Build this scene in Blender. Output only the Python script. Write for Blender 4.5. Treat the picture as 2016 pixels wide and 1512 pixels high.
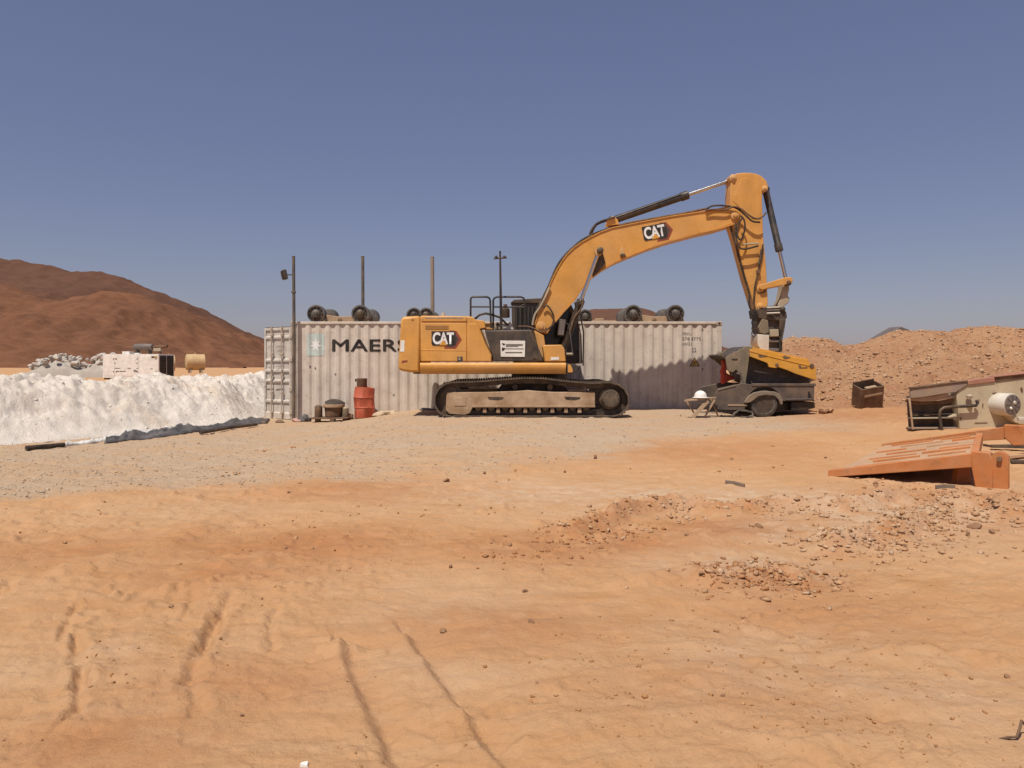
import bpy, bmesh, math, random
import numpy as np
from mathutils import Vector, Matrix

random.seed(7)
for o in list(bpy.data.objects):
    bpy.data.objects.remove(o, do_unlink=True)
SC = bpy.context.scene
COL = SC.collection
R = math.radians

# ------------------------------------------------------------------ camera
CX, HY, F, H = 1008.0, 715.0, 1500.0, 1.6      # photo centre, horizon row, focal length in px, eye height
cam_d = bpy.data.cameras.new('camera')
cam = bpy.data.objects.new('camera', cam_d)
COL.objects.link(cam)
cam.location = (0, 0, H)
cam.rotation_euler = (R(90), 0, 0)
cam_d.sensor_width = 36.0
cam_d.lens = 36.0 * F / 2016.0
cam_d.shift_y = -(756.0 - HY) / 2016.0
cam_d.clip_start = 0.05
cam_d.clip_end = 6000
SC.camera = cam

# ------------------------------------------------------------------ light
SUN_H = Vector((-0.447, -0.894, 0)).normalized()
SUN_EL = R(63)
sun_dir = Vector((SUN_H.x * math.cos(SUN_EL), SUN_H.y * math.cos(SUN_EL), math.sin(SUN_EL)))
sd = bpy.data.lights.new('sun', 'SUN')
sd.energy = 4.8
sd.angle = R(0.6)
sd.color = (1.0, 0.93, 0.82)
so = bpy.data.objects.new('sun', sd)
COL.objects.link(so)
so.rotation_euler = sun_dir.to_track_quat('Z', 'Y').to_euler()
so.location = (-10, -20, 40)

W = bpy.data.worlds.new('World')
SC.world = W
W.use_nodes = True
wn = W.node_tree
wn.nodes.clear()
sky = wn.nodes.new('ShaderNodeTexSky')
sky.sky_type = 'NISHITA'
sky.sun_disc = False
sky.sun_elevation = SUN_EL
sky.sun_rotation = math.atan2(sun_dir.x, sun_dir.y)
sky.altitude = 0
sky.air_density = 1.0
sky.dust_density = 0.8
sky.ozone_density = 1.2
hs = wn.nodes.new('ShaderNodeMix')
hs.data_type = 'RGBA'
hs.blend_type = 'MULTIPLY'
hs.inputs[0].default_value = 1.0
hs.inputs[7].default_value = (0.73, 0.625, 0.60, 1)
bg = wn.nodes.new('ShaderNodeBackground')
bg.inputs['Strength'].default_value = 0.075
wo = wn.nodes.new('ShaderNodeOutputWorld')
wn.links.new(sky.outputs[0], hs.inputs[6])
dusty = wn.nodes.new('ShaderNodeMix')          # even veil of airborne dust over the whole sky
dusty.data_type = 'RGBA'
dusty.blend_type = 'ADD'
dusty.inputs[0].default_value = 1.0
dusty.inputs[7].default_value = (0.76, 0.85, 1.87, 1)
wn.links.new(hs.outputs[2], dusty.inputs[6])
wn.links.new(dusty.outputs[2], bg.inputs['Color'])
wn.links.new(bg.outputs[0], wo.inputs['Surface'])

SC.view_settings.view_transform = 'Standard'
SC.view_settings.look = 'None'
SC.view_settings.gamma = 1.0
SC.view_settings.exposure = 0.0
SC.view_settings.use_curve_mapping = False
SC.render.engine = 'CYCLES'

# ------------------------------------------------------------------ numeric helpers
_rng = np.random.RandomState(11)
_TAB = _rng.rand(256, 256)


def vn(x, y):
    xi = np.floor(x).astype(int)
    yi = np.floor(y).astype(int)
    fx = x - xi
    fy = y - yi
    fx = fx * fx * (3 - 2 * fx)
    fy = fy * fy * (3 - 2 * fy)
    a = _TAB[xi & 255, yi & 255]
    b = _TAB[(xi + 1) & 255, yi & 255]
    c = _TAB[xi & 255, (yi + 1) & 255]
    d = _TAB[(xi + 1) & 255, (yi + 1) & 255]
    return (a * (1 - fx) + b * fx) * (1 - fy) + (c * (1 - fx) + d * fx) * fy - 0.5


def fbm(x, y, s, oct=4, seed=0, gain=0.5):
    x = np.asarray(x, float) / s + 17.3 * seed
    y = np.asarray(y, float) / s + 9.1 * seed
    r = 0
    a = 1.0
    for i in range(oct):
        r = r + a * vn(x, y)
        x = x * 2.03 + 5.2
        y = y * 2.03 + 1.7
        a *= gain
    return r


def S(v, a, b):
    t = np.clip((np.asarray(v, float) - a) / (b - a), 0, 1)
    return t * t * (3 - 2 * t)


def P(px, py, d):
    return Vector(((px - CX) * d / F, d, H + (HY - py) * d / F))


def XZ(pts, d, zoom=None):
    out = []
    for p in pts:
        px, py = p
        if zoom:
            px = px / zoom[0] + zoom[1]
            py = py / zoom[0] + zoom[2]
        out.append(((px - CX) * d / F, H + (HY - py) * d / F))
    return out


# ------------------------------------------------------------------ terrain height
def seg_dist(x, y, pl):
    best = np.full(x.shape, 1e9)
    side = np.zeros(x.shape)
    for (ax, ay), (bx, by) in zip(pl[:-1], pl[1:]):
        dx, dy = bx - ax, by - ay
        L = dx * dx + dy * dy
        t = np.clip(((x - ax) * dx + (y - ay) * dy) / L, 0, 1)
        d = np.hypot(x - ax - t * dx, y - ay - t * dy)
        s = np.sign((x - ax) * dy - (y - ay) * dx)
        m = d < best
        side = np.where(m, s, side)
        best = np.where(m, d, best)
    return best, side


def near_poly(x, y, pl, mar):
    xs = [p[0] for p in pl]
    ys = [p[1] for p in pl]
    return (x > min(xs) - mar) & (x < max(xs) + mar) & (y > min(ys) - mar) & (y < max(ys) + mar)


def flat(px, py):
    d = H * F / (py - HY)
    return ((px - CX) * d / F, d)


GROOVES = [  # (photo polyline, half width m, depth m)
    ([(150, 1250), (160, 1330), (155, 1395), (108, 1440)], 0.026, 0.05),
    ([(118, 1262), (140, 1215), (150, 1200)], 0.022, 0.03),
    ([(455, 1175), (420, 1230), (395, 1290), (375, 1340), (385, 1410)], 0.035, 0.055),
    ([(382, 1165), (372, 1200), (358, 1220)], 0.025, 0.04),
    ([(18, 1145), (0, 1180)], 0.03, 0.04),
    ([(545, 1200), (530, 1240), (540, 1280)], 0.03, 0.03),
]
STEPS = [  # tyre imprint: lower on the right-hand side of each line
    ([(660, 1275), (690, 1360), (720, 1430), (760, 1530)], 0.20, 0.045),
    ([(795, 1258), (850, 1340), (905, 1420), (985, 1530)], 0.22, 0.05),
]
RIDGES = [
    ([(1120, 1050), (1230, 1006), (1330, 988), (1420, 1004), (1540, 988), (1640, 1000), (1760, 985)], 0.16, 0.12),
    ([(1640, 1075), (1720, 1058), (1810, 1030), (1860, 1000)], 0.16, 0.10),
    ([(1420, 1145), (1490, 1118), (1560, 1128)], 0.16, 0.07),
    ([(0, 1010), (250, 985), (450, 972), (700, 960)], 0.18, 0.045),
    ([(640, 1290), (690, 1280)], 0.05, 0.03),
    ([(430, 1020), (300, 1085), (100, 1150)], 0.22, 0.05),
    ([(1900, 1000), (1990, 1015), (2080, 1010)], 0.3, 0.16),
    ([(1220, 1150), (1320, 1135), (1400, 1110)], 0.12, 0.05),
    ([(1430, 1440), (1560, 1470), (1640, 1460)], 0.05, 0.025),
    ([(1690, 1290), (1800, 1275)], 0.07, 0.03),
]


def big_h(x, y):
    x = np.asarray(x, float)
    y = np.asarray(y, float)
    pad = 0.30 * S(x, -5.2, -2.2) * S(y, 10.5, 15.5) * (1 - S(y, 24, 32))
    right = 0.16 * S(x, 5.5, 10) * S(y, 7, 13) * (1 - S(y, 24, 32))
    near = 1 - S(y, 25, 60)
    und = (0.07 * fbm(x, y, 2.6, 3, 1) + 0.03 * fbm(x, y, 0.8, 3, 2)) * near * (0.35 + 0.65 * (1 - S(y, 9, 13)))
    far = (0.25 * fbm(x, y, 40, 3, 3) - .05) * S(y, 30, 70)
    return pad + right + und + far


def fine_h(x, y):
    x = np.asarray(x, float)
    y = np.asarray(y, float)
    near = 1 - S(y, 14, 26)
    z = 0.022 * fbm(x, y, 0.28, 4, 4, 0.55) * near
    # wind and wheel streaks running across the view
    z = z + 0.016 * fbm(x, y * 3.2 - x * 0.5, 0.5, 3, 5) * near
    z = z + 0.011 * fbm(x, y, 0.065, 4, 14, 0.7) * near * (0.35 + 0.9 * S(fbm(x, y, 0.9, 3, 15), -0.15, 0.3))
    crust = fbm(x + .3 * y, y * 2.2, 0.35, 3, 16)
    z = z + 0.008 * S(crust, 0.02, 0.14) * near
    clod = np.clip(fbm(x, y, 0.11, 3, 6) - 0.18, 0, 1)
    z = z + 0.09 * clod * near * S(fbm(x, y, 1.7, 2, 7), -0.1, 0.3)
    z = z + 0 * x
    for kind, lst in ((0, GROOVES), (1, STEPS), (2, RIDGES)):
        for pl, w, dep in lst:
            pl = [flat(*p) for p in pl]
            m = near_poly(x, y, pl, 4.5 * w + .1)
            if not m.any():
                continue
            X, Y = x[m], y[m]
            d, sd_ = seg_dist(X, Y, pl)
            if kind == 0:
                dd = d + 0.035 * fbm(X, Y, 0.07, 4, 8) + 0.03 * fbm(X, Y, 0.25, 2, 18)
                k = .45 + .9 * S(fbm(X, Y, .16, 2, 19), -.2, .3)
                z[m] += .8 * k * (-dep * np.exp(-(dd / w) ** 2) + dep * 0.25 * np.exp(-((dd - 2.0 * w) / w) ** 2))
            elif kind == 1:
                d = d + 0.02 * fbm(X, Y, 0.12, 3, 9)
                z[m] += -dep * np.where(sd_ > 0, 0, np.exp(-(d / w) ** 2) * S(d, 0.0, 0.07)) + 0.15 * dep * np.exp(-(d / 0.06) ** 2)
            else:
                d = d + 0.12 * fbm(X, Y, 0.3, 3, 10)
                z[m] += dep * np.exp(-(d / w) ** 2) * (1 + 0.8 * fbm(X, Y, 0.15, 3, 12))
    return z


def gh(x, y):
    return big_h(x, y) + fine_h(x, y)


def gz(x, y):
    return float(gh(np.array([float(x)]), np.array([float(y)]))[0])


def gp(px, py):
    """point of the ground seen at a photo pixel"""
    z = 0.0
    for i in range(8):
        d = (H - z) * F / (py - HY)
        x = (px - CX) * d / F
        z = 0.5 * z + 0.5 * gz(x, d)
    return Vector((x, d, gz(x, d)))


# ------------------------------------------------------------------ materials
def new_mat(name):
    m = bpy.data.materials.new(name)
    m.use_nodes = True
    nt = m.node_tree
    return m, nt, nt.nodes['Principled BSDF']


def N(nt, t, **kw):
    n = nt.nodes.new(t)
    for k, v in kw.items():
        setattr(n, k, v)
    return n


def noise_fac(nt, scale, detail=5, rough=0.6, lo=0.35, hi=0.65, vec=None):
    n = N(nt, 'ShaderNodeTexNoise')
    n.inputs['Scale'].default_value = scale
    n.inputs['Detail'].default_value = detail
    n.inputs['Roughness'].default_value = rough
    if vec is not None:
        nt.links.new(vec, n.inputs['Vector'])
    r = N(nt, 'ShaderNodeMapRange')
    r.inputs['From Min'].default_value = lo
    r.inputs['From Max'].default_value = hi
    nt.links.new(n.outputs['Fac'], r.inputs['Value'])
    return r.outputs[0]


ALB = 0.80          # surfaces are given as seen in full sun; this brings them to real reflectance


def mixc(nt, fac, a, b):
    m = N(nt, 'ShaderNodeMix', data_type='RGBA')
    for sock, v in ((m.inputs[0], fac), (m.inputs[6], a), (m.inputs[7], b)):
        if isinstance(v, (int, float)):
            sock.default_value = v
        elif isinstance(v, tuple):
            sock.default_value = (v[0] * ALB, v[1] * ALB, v[2] * ALB, 1)
        else:
            nt.links.new(v, sock)
    return m.outputs[2]


def mul(nt, a, k):
    m = N(nt, 'ShaderNodeMath', operation='MULTIPLY')
    nt.links.new(a, m.inputs[0])
    if isinstance(k, (int, float)):
        m.inputs[1].default_value = k
    else:
        nt.links.new(k, m.inputs[1])
    return m.outputs[0]


def bump(nt, bs, height, strength, dist):
    b = N(nt, 'ShaderNodeBump')
    b.inputs['Strength'].default_value = strength
    b.inputs['Distance'].default_value = dist
    nt.links.new(height, b.inputs['Height'])
    nt.links.new(b.outputs[0], bs.inputs['Normal'])


DUST = (0.46, 0.30, 0.17)


def paint(name, col, rough=0.5, metal=0.0, dust=0.35, dscale=1.6, dcol=DUST, rust=0.0, streak=0.0, spec=0.4):
    m, nt, bs = new_mat(name)
    geo = N(nt, 'ShaderNodeNewGeometry')
    pos = geo.outputs['Position']
    c2 = tuple(min(1, c * 0.78) for c in col)
    base = mixc(nt, noise_fac(nt, 2.3, 4, 0.6, 0.35, 0.7, pos), col, c2)
    if streak > 0:
        mp = N(nt, 'ShaderNodeMapping')
        mp.inputs['Scale'].default_value = (9, 9, 0.7)
        nt.links.new(pos, mp.inputs['Vector'])
        base = mixc(nt, mul(nt, noise_fac(nt, 1.0, 5, 0.65, 0.48, 0.78, mp.outputs[0]), streak), base, tuple(c * 0.5 for c in dcol))
    if rust > 0:
        base = mixc(nt, mul(nt, noise_fac(nt, 7.0, 6, 0.7, 0.56, 0.68, pos), rust), base, (0.13, 0.055, 0.025))
    if dust > 0:
        base = mixc(nt, mul(nt, noise_fac(nt, dscale, 7, 0.65, 0.38, 0.72, pos), dust), base, dcol)
    nt.links.new(base, bs.inputs['Base Color'])
    bs.inputs['Roughness'].default_value = rough
    bs.inputs['Metallic'].default_value = metal
    bs.inputs['Specular IOR Level'].default_value = spec
    nb = N(nt, 'ShaderNodeTexNoise')
    nb.inputs['Scale'].default_value = 14
    nb.inputs['Detail'].default_value = 4
    nt.links.new(pos, nb.inputs['Vector'])
    bump(nt, bs, nb.outputs['Fac'], 0.15, 0.02)
    return m


M = {}
M['yellow'] = paint('excavator_yellow', (0.79, 0.385, 0.082), 0.5, dust=0.45, dscale=1.1, dcol=(0.76, 0.43, 0.18), streak=.18, rust=.12)
M['yellow_dusty'] = paint('excavator_yellow_dusty', (0.75, 0.38, 0.10), 0.6, dust=0.75, dscale=2.5, dcol=(0.68, 0.46, 0.27))
M['yellow_attach'] = paint('attachment_yellow', (0.84, 0.40, 0.05), 0.45, dust=0.25, dscale=3)
M['black'] = paint('black_paint', (0.022, 0.02, 0.02), 0.5, dust=0.18, dscale=2)
M['charcoal'] = paint('charcoal_panel', (0.055, 0.045, 0.042), 0.6, dust=0.22, dscale=2.4, streak=0.2)
M['steel_dark'] = paint('dark_steel', (0.06, 0.05, 0.045), 0.55, 0.3, dust=0.35, dscale=3)
M['track_steel'] = paint('track_steel', (0.11, 0.085, 0.065), 0.6, 0.2, dust=0.55, dscale=5, dcol=(0.36, 0.25, 0.16))
M['chain'] = paint('greasy_shaded_chain', (0.045, 0.034, 0.03), 0.6, 0.1, dust=0.3, dscale=4)  # grease, with the shade under the shoes put into the dark colour
M['frame_dusty'] = paint('dusty_frame', (0.42, 0.265, 0.15), 0.85, dust=0.85, dscale=3.0, dcol=(0.66, 0.49, 0.34), streak=.3)
M['chrome'] = paint('chrome_rod', (0.75, 0.74, 0.72), 0.22, 1.0, dust=0.08)
M['cylinder'] = paint('cylinder_grey', (0.035, 0.036, 0.038), 0.42, dust=0.2, dscale=5)
M['rubber'] = paint('rubber_hose', (0.018, 0.017, 0.017), 0.7, dust=0.3, dscale=4)
M['beige'] = paint('beige_cast', (0.50, 0.42, 0.30), 0.7, dust=0.4, dscale=4)
M['offwhite'] = paint('offwhite_paint', (0.78, 0.73, 0.63), 0.6, dust=0.35, dscale=5)
M['sign_white'] = paint('sign_white', (1.0, 0.97, 0.9), 0.5, dust=0.08)
M['ink'] = paint('ink_black', (0.018, 0.018, 0.02), 0.6, dust=0.12, dscale=6)
M['ink_worn'] = paint('ink_worn', (0.14, 0.12, 0.11), 0.7, dust=0.4, dscale=6, dcol=(0.45, 0.40, 0.34))
M['logo_white'] = paint('logo_white', (1.0, 0.99, 0.96), 0.5, dust=0.05)
M['logo_red'] = paint('logo_red', (0.34, 0.07, 0.04), 0.5, dust=0.1)
M['container'] = paint('container_grey', (0.80, 0.705, 0.605), 0.62, dust=0.35, dscale=0.8, dcol=(0.66, 0.54, 0.43), streak=0.35, rust=0.3)
M['container_door'] = paint('container_door_grey', (0.76, 0.69, 0.61), 0.6, dust=0.35, dscale=1.4, dcol=(0.42, 0.35, 0.28), streak=0.45, rust=0.3)
M['container_post'] = paint('container_post', (0.60, 0.49, 0.40), 0.7, dust=0.3, streak=0.4, rust=0.6)
M['gasket'] = paint('gasket', (0.05, 0.045, 0.042), 0.7, dust=0.3)
M['logo_cyan'] = paint('logo_cyan', (0.68, 0.80, 0.76), 0.6, dust=0.25, dscale=3)
M['hazard'] = paint('hazard_yellow', (0.55, 0.36, 0.10), 0.6, dust=0.3)
M['rust'] = paint('rusty_iron', (0.16, 0.09, 0.055), 0.85, 0.1, dust=0.4, dscale=6, rust=0.6)
M['hub'] = paint('greasy_hub', (0.10, 0.088, 0.08), 0.6, 0.2, dust=0.5, dscale=9, dcol=(0.32, 0.27, 0.22))
M['beam_tan'] = paint('tan_beam', (0.48, 0.33, 0.21), 0.8, dust=0.4, dscale=4, rust=0.3)
M['wood'] = paint('grey_wood', (0.20, 0.16, 0.13), 0.85, dust=0.35, dscale=5, streak=0.5)
M['pole'] = paint('pole_steel', (0.13, 0.115, 0.10), 0.7, 0.1, dust=0.4, dscale=3, rust=0.4)
M['pole_tan'] = paint('pole_tan', (0.34, 0.27, 0.21), 0.8, dust=0.4, dscale=3)
M['red'] = paint('drum_red', (0.60, 0.115, 0.06), 0.55, dust=0.3, dscale=5, dcol=(0.5, 0.28, 0.16), rust=0.4)
M['red_cloth'] = paint('red_cloth', (0.68, 0.09, 0.05), 0.9, dust=0.2, dscale=8)
M['pickup'] = paint('pickup_grey', (0.10, 0.082, 0.073), 0.5, dust=0.35, dscale=2.5, rust=0.3)
M['pickup_arch'] = paint('pickup_arch', (0.23, 0.19, 0.145), 0.7, dust=0.45, dscale=4)
M['tyre'] = paint('tyre_rubber', (0.05, 0.045, 0.042), 0.85, dust=0.65, dscale=6, dcol=(0.33, 0.26, 0.2))
M['bucket'] = paint('bucket_steel', (0.085, 0.07, 0.06), 0.6, 0.1, dust=0.3, dscale=4)
M['olive'] = paint('olive_plate', (0.22, 0.18, 0.125), 0.7, dust=0.4, dscale=5)
M['orange'] = paint('ramp_orange', (0.64, 0.225, 0.065), 0.65, rust=.3, dust=0.5, dscale=2.5, dcol=(0.60, 0.36, 0.2))
M['deck'] = paint('ramp_deck_sandy', (0.58, 0.35, 0.20), 0.9, dust=0.8, dscale=2.5, dcol=(0.60, 0.41, 0.26))
M['machine'] = paint('machine_beige', (0.64, 0.53, 0.36), 0.65, dust=0.35, dscale=2, dcol=(0.50, 0.36, 0.22), rust=0.25)
M['machine_grey'] = paint('machine_greyplate', (0.36, 0.27, 0.21), 0.7, dust=0.5, dscale=3)
M['pinkred'] = paint('faded_red', (0.46, 0.20, 0.14), 0.75, dust=0.4, dscale=4)
M['dark_in'] = paint('dark_steel_plate', (0.07, 0.055, 0.047), 0.8, dust=0.3, dscale=4)
M['white_rock'] = None
M['gen_white'] = paint('genset_white', (1.0, 0.95, 0.88), 0.5, dust=0.06, dscale=0.5)
M['louvre'] = paint('louvre_black', (0.012, 0.011, 0.011), 0.6, dust=0.06)
M['muffler'] = paint('muffler_grey', (0.19, 0.16, 0.15), 0.6, 0.1, dust=0.25)
M['tank'] = paint('tank_tan', (0.72, 0.50, 0.26), 0.6, dust=0.3, dscale=0.8)
M['tarp'] = paint('tarp_black', (0.075, 0.068, 0.064), 0.55, dust=0.55, dscale=2, dcol=(0.3, 0.27, 0.25))
M['tarp_white'] = paint('tarp_white', (0.78, 0.75, 0.70), 0.7, dust=0.1)
M['sack'] = paint('sack_pale', (0.62, 0.47, 0.33), 0.9, dust=0.3, dscale=8)
M['pink'] = paint('pink_plastic', (0.62, 0.36, 0.30), 0.7, dust=0.3, dscale=8)


def glass_mat():
    m, nt, bs = new_mat('tinted_glass')
    bs.inputs['Base Color'].default_value = (0.015, 0.014, 0.013, 1)
    bs.inputs['Roughness'].default_value = 0.12
    bs.inputs['Specular IOR Level'].default_value = 0.4
    return m


M['glass'] = glass_mat()


def rock_mat(name, c1, c2, c3):
    m, nt, bs = new_mat(name)
    geo = N(nt, 'ShaderNodeNewGeometry')
    rmp = N(nt, 'ShaderNodeValToRGB')
    e = rmp.color_ramp.elements
    e[0].color = tuple(c * ALB for c in c1) + (1,)
    e[1].color = tuple(c * ALB for c in c3) + (1,)
    k = rmp.color_ramp.elements.new(0.5)
    k.color = tuple(c * ALB for c in c2) + (1,)
    nt.links.new(geo.outputs['Random Per Island'], rmp.inputs[0])
    base = mixc(nt, mul(nt, noise_fac(nt, 18, 5, 0.65, 0.35, 0.7, geo.outputs['Position']), 0.6), rmp.outputs[0], tuple(c * 0.65 for c in c2))
    nt.links.new(base, bs.inputs['Base Color'])
    bs.inputs['Roughness'].default_value = 0.95
    bs.inputs['Specular IOR Level'].default_value = 0.15
    nb = N(nt, 'ShaderNodeTexNoise')
    nb.inputs['Scale'].default_value = 40
    nb.inputs['Detail'].default_value = 5
    nt.links.new(geo.outputs['Position'], nb.inputs['Vector'])
    bump(nt, bs, nb.outputs['Fac'], 0.5, 0.02)
    return m


M['white_rock'] = rock_mat('white_rock', (0.70, 0.63, 0.54), (0.58, 0.50, 0.40), (0.76, 0.70, 0.62))
M['bank_rock'] = rock_mat('bank_rock', (0.92, 0.84, 0.74), (0.84, 0.74, 0.62), (0.95, 0.88, 0.79))
M['grey_rock'] = rock_mat('grey_white_rock', (0.56, 0.50, 0.43), (0.46, 0.41, 0.35), (0.68, 0.62, 0.55))
M['stone'] = rock_mat('red_brown_stone', (0.34, 0.18, 0.10), (0.27, 0.16, 0.10), (0.40, 0.23, 0.13))
M['clod'] = rock_mat('sand_clod', (0.54, 0.285, 0.125), (0.50, 0.25, 0.105), (0.60, 0.36, 0.19))
M['gravel'] = rock_mat('pale_gravel', (0.60, 0.46, 0.33), (0.54, 0.41, 0.29), (0.66, 0.54, 0.41))
M['rubble'] = rock_mat('mound_rubble', (0.54, 0.32, 0.185), (0.60, 0.40, 0.255), (0.46, 0.24, 0.13))
M['red_clod'] = rock_mat('red_clod', (0.50, 0.25, 0.115), (0.46, 0.22, 0.10), (0.56, 0.30, 0.15))
M['pale_rubble'] = rock_mat('pale_rubble', (0.60, 0.38, 0.22), (0.55, 0.31, 0.16), (0.66, 0.47, 0.31))


def earth_mat(name, cols, attr=False, bump_s=0.65, scale=1.0, patch=None):
    """layered soil: cols = base, second, speck"""
    m, nt, bs = new_mat(name)
    geo = N(nt, 'ShaderNodeNewGeometry')
    pos = geo.outputs['Position']
    base = mixc(nt, noise_fac(nt, 0.55 * scale, 6, 0.6, 0.36, 0.66, pos), cols[0], cols[1])
    mp = N(nt, 'ShaderNodeMapping')
    mp.inputs['Scale'].default_value = (1.0, 2.6, 1.0)
    mp.inputs['Rotation'].default_value = (0, 0, 0.2)
    nt.links.new(pos, mp.inputs['Vector'])
    base = mixc(nt, mul(nt, noise_fac(nt, 2.2 * scale, 7, 0.68, 0.42, 0.68, mp.outputs[0]), 0.55), base, cols[2])
    base = mixc(nt, mul(nt, noise_fac(nt, 30 * scale, 5, 0.7, 0.5, 0.75, pos), 0.35), base, tuple(c * 0.72 for c in cols[1]))
    if patch:
        base = mixc(nt, mul(nt, noise_fac(nt, 0.8, 5, 0.6, 0.56, 0.68, pos), 0.75), base, patch)
    if attr:
        at = N(nt, 'ShaderNodeAttribute', attribute_name='soil')
        sep = N(nt, 'ShaderNodeSeparateColor')
        nt.links.new(at.outputs['Color'], sep.inputs[0])
        red = mixc(nt, noise_fac(nt, 5, 6, 0.65, 0.38, 0.65, pos), (0.50, 0.215, 0.085), (0.42, 0.19, 0.085))
        base = mixc(nt, mul(nt, sep.outputs[2], noise_fac(nt, 3, 6, 0.7, 0.22, 0.5, pos)), base, red)
        pale = mixc(nt, noise_fac(nt, 6, 6, 0.7, 0.38, 0.65, pos), (0.66, 0.50, 0.35), (0.58, 0.38, 0.23))
        base = mixc(nt, mul(nt, sep.outputs[1], noise_fac(nt, 2.4, 6, 0.7, 0.34, 0.56, pos)), base, pale)
        gv = N(nt, 'ShaderNodeTexVoronoi')
        gv.inputs['Scale'].default_value = 26
        nt.links.new(pos, gv.inputs['Vector'])
        gcol = mixc(nt, gv.outputs['Color'], (0.56, 0.42, 0.295), (0.49, 0.36, 0.245))
        gcol = mixc(nt, mul(nt, noise_fac(nt, 1.3, 6, 0.65, 0.46, 0.66, mp.outputs[0]), 0.6), gcol, (0.55, 0.34, 0.18))
        base = mixc(nt, sep.outputs[0], base, gcol)
    nt.links.new(base, bs.inputs['Base Color'])
    bs.inputs['Roughness'].default_value = 0.97
    bs.inputs['Specular IOR Level'].default_value = 0.08
    a = N(nt, 'ShaderNodeTexNoise')
    a.inputs['Scale'].default_value = 22 * scale
    a.inputs['Detail'].default_value = 9
    a.inputs['Roughness'].default_value = 0.72
    nt.links.new(pos, a.inputs['Vector'])
    bump(nt, bs, a.outputs['Fac'], bump_s, 0.035 / scale)
    return m


M['ground'] = earth_mat('sandy_ground', [(0.635, 0.375, 0.198), (0.57, 0.305, 0.138), (0.655, 0.42, 0.245)], attr=True)
M['bank'] = earth_mat('white_spoil', [(0.88, 0.80, 0.71), (0.81, 0.71, 0.60), (0.90, 0.83, 0.74)], bump_s=1.2, patch=(0.76, 0.61, 0.46))
M['mound'] = earth_mat('pink_spoil', [(0.50, 0.285, 0.155), (0.40, 0.20, 0.105), (0.56, 0.36, 0.22)], bump_s=1.2, patch=(0.46, 0.225, 0.125))
M['hill'] = earth_mat('brown_rock_hill', [(0.235, 0.105, 0.056), (0.17, 0.08, 0.046), (0.31, 0.15, 0.085)], bump_s=0.9, scale=0.05)
M['hill_far'] = earth_mat('dark_rock_hill', [(0.165, 0.082, 0.053), (0.135, 0.07, 0.048), (0.185, 0.092, 0.058)], bump_s=0.8, scale=0.05)


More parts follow.
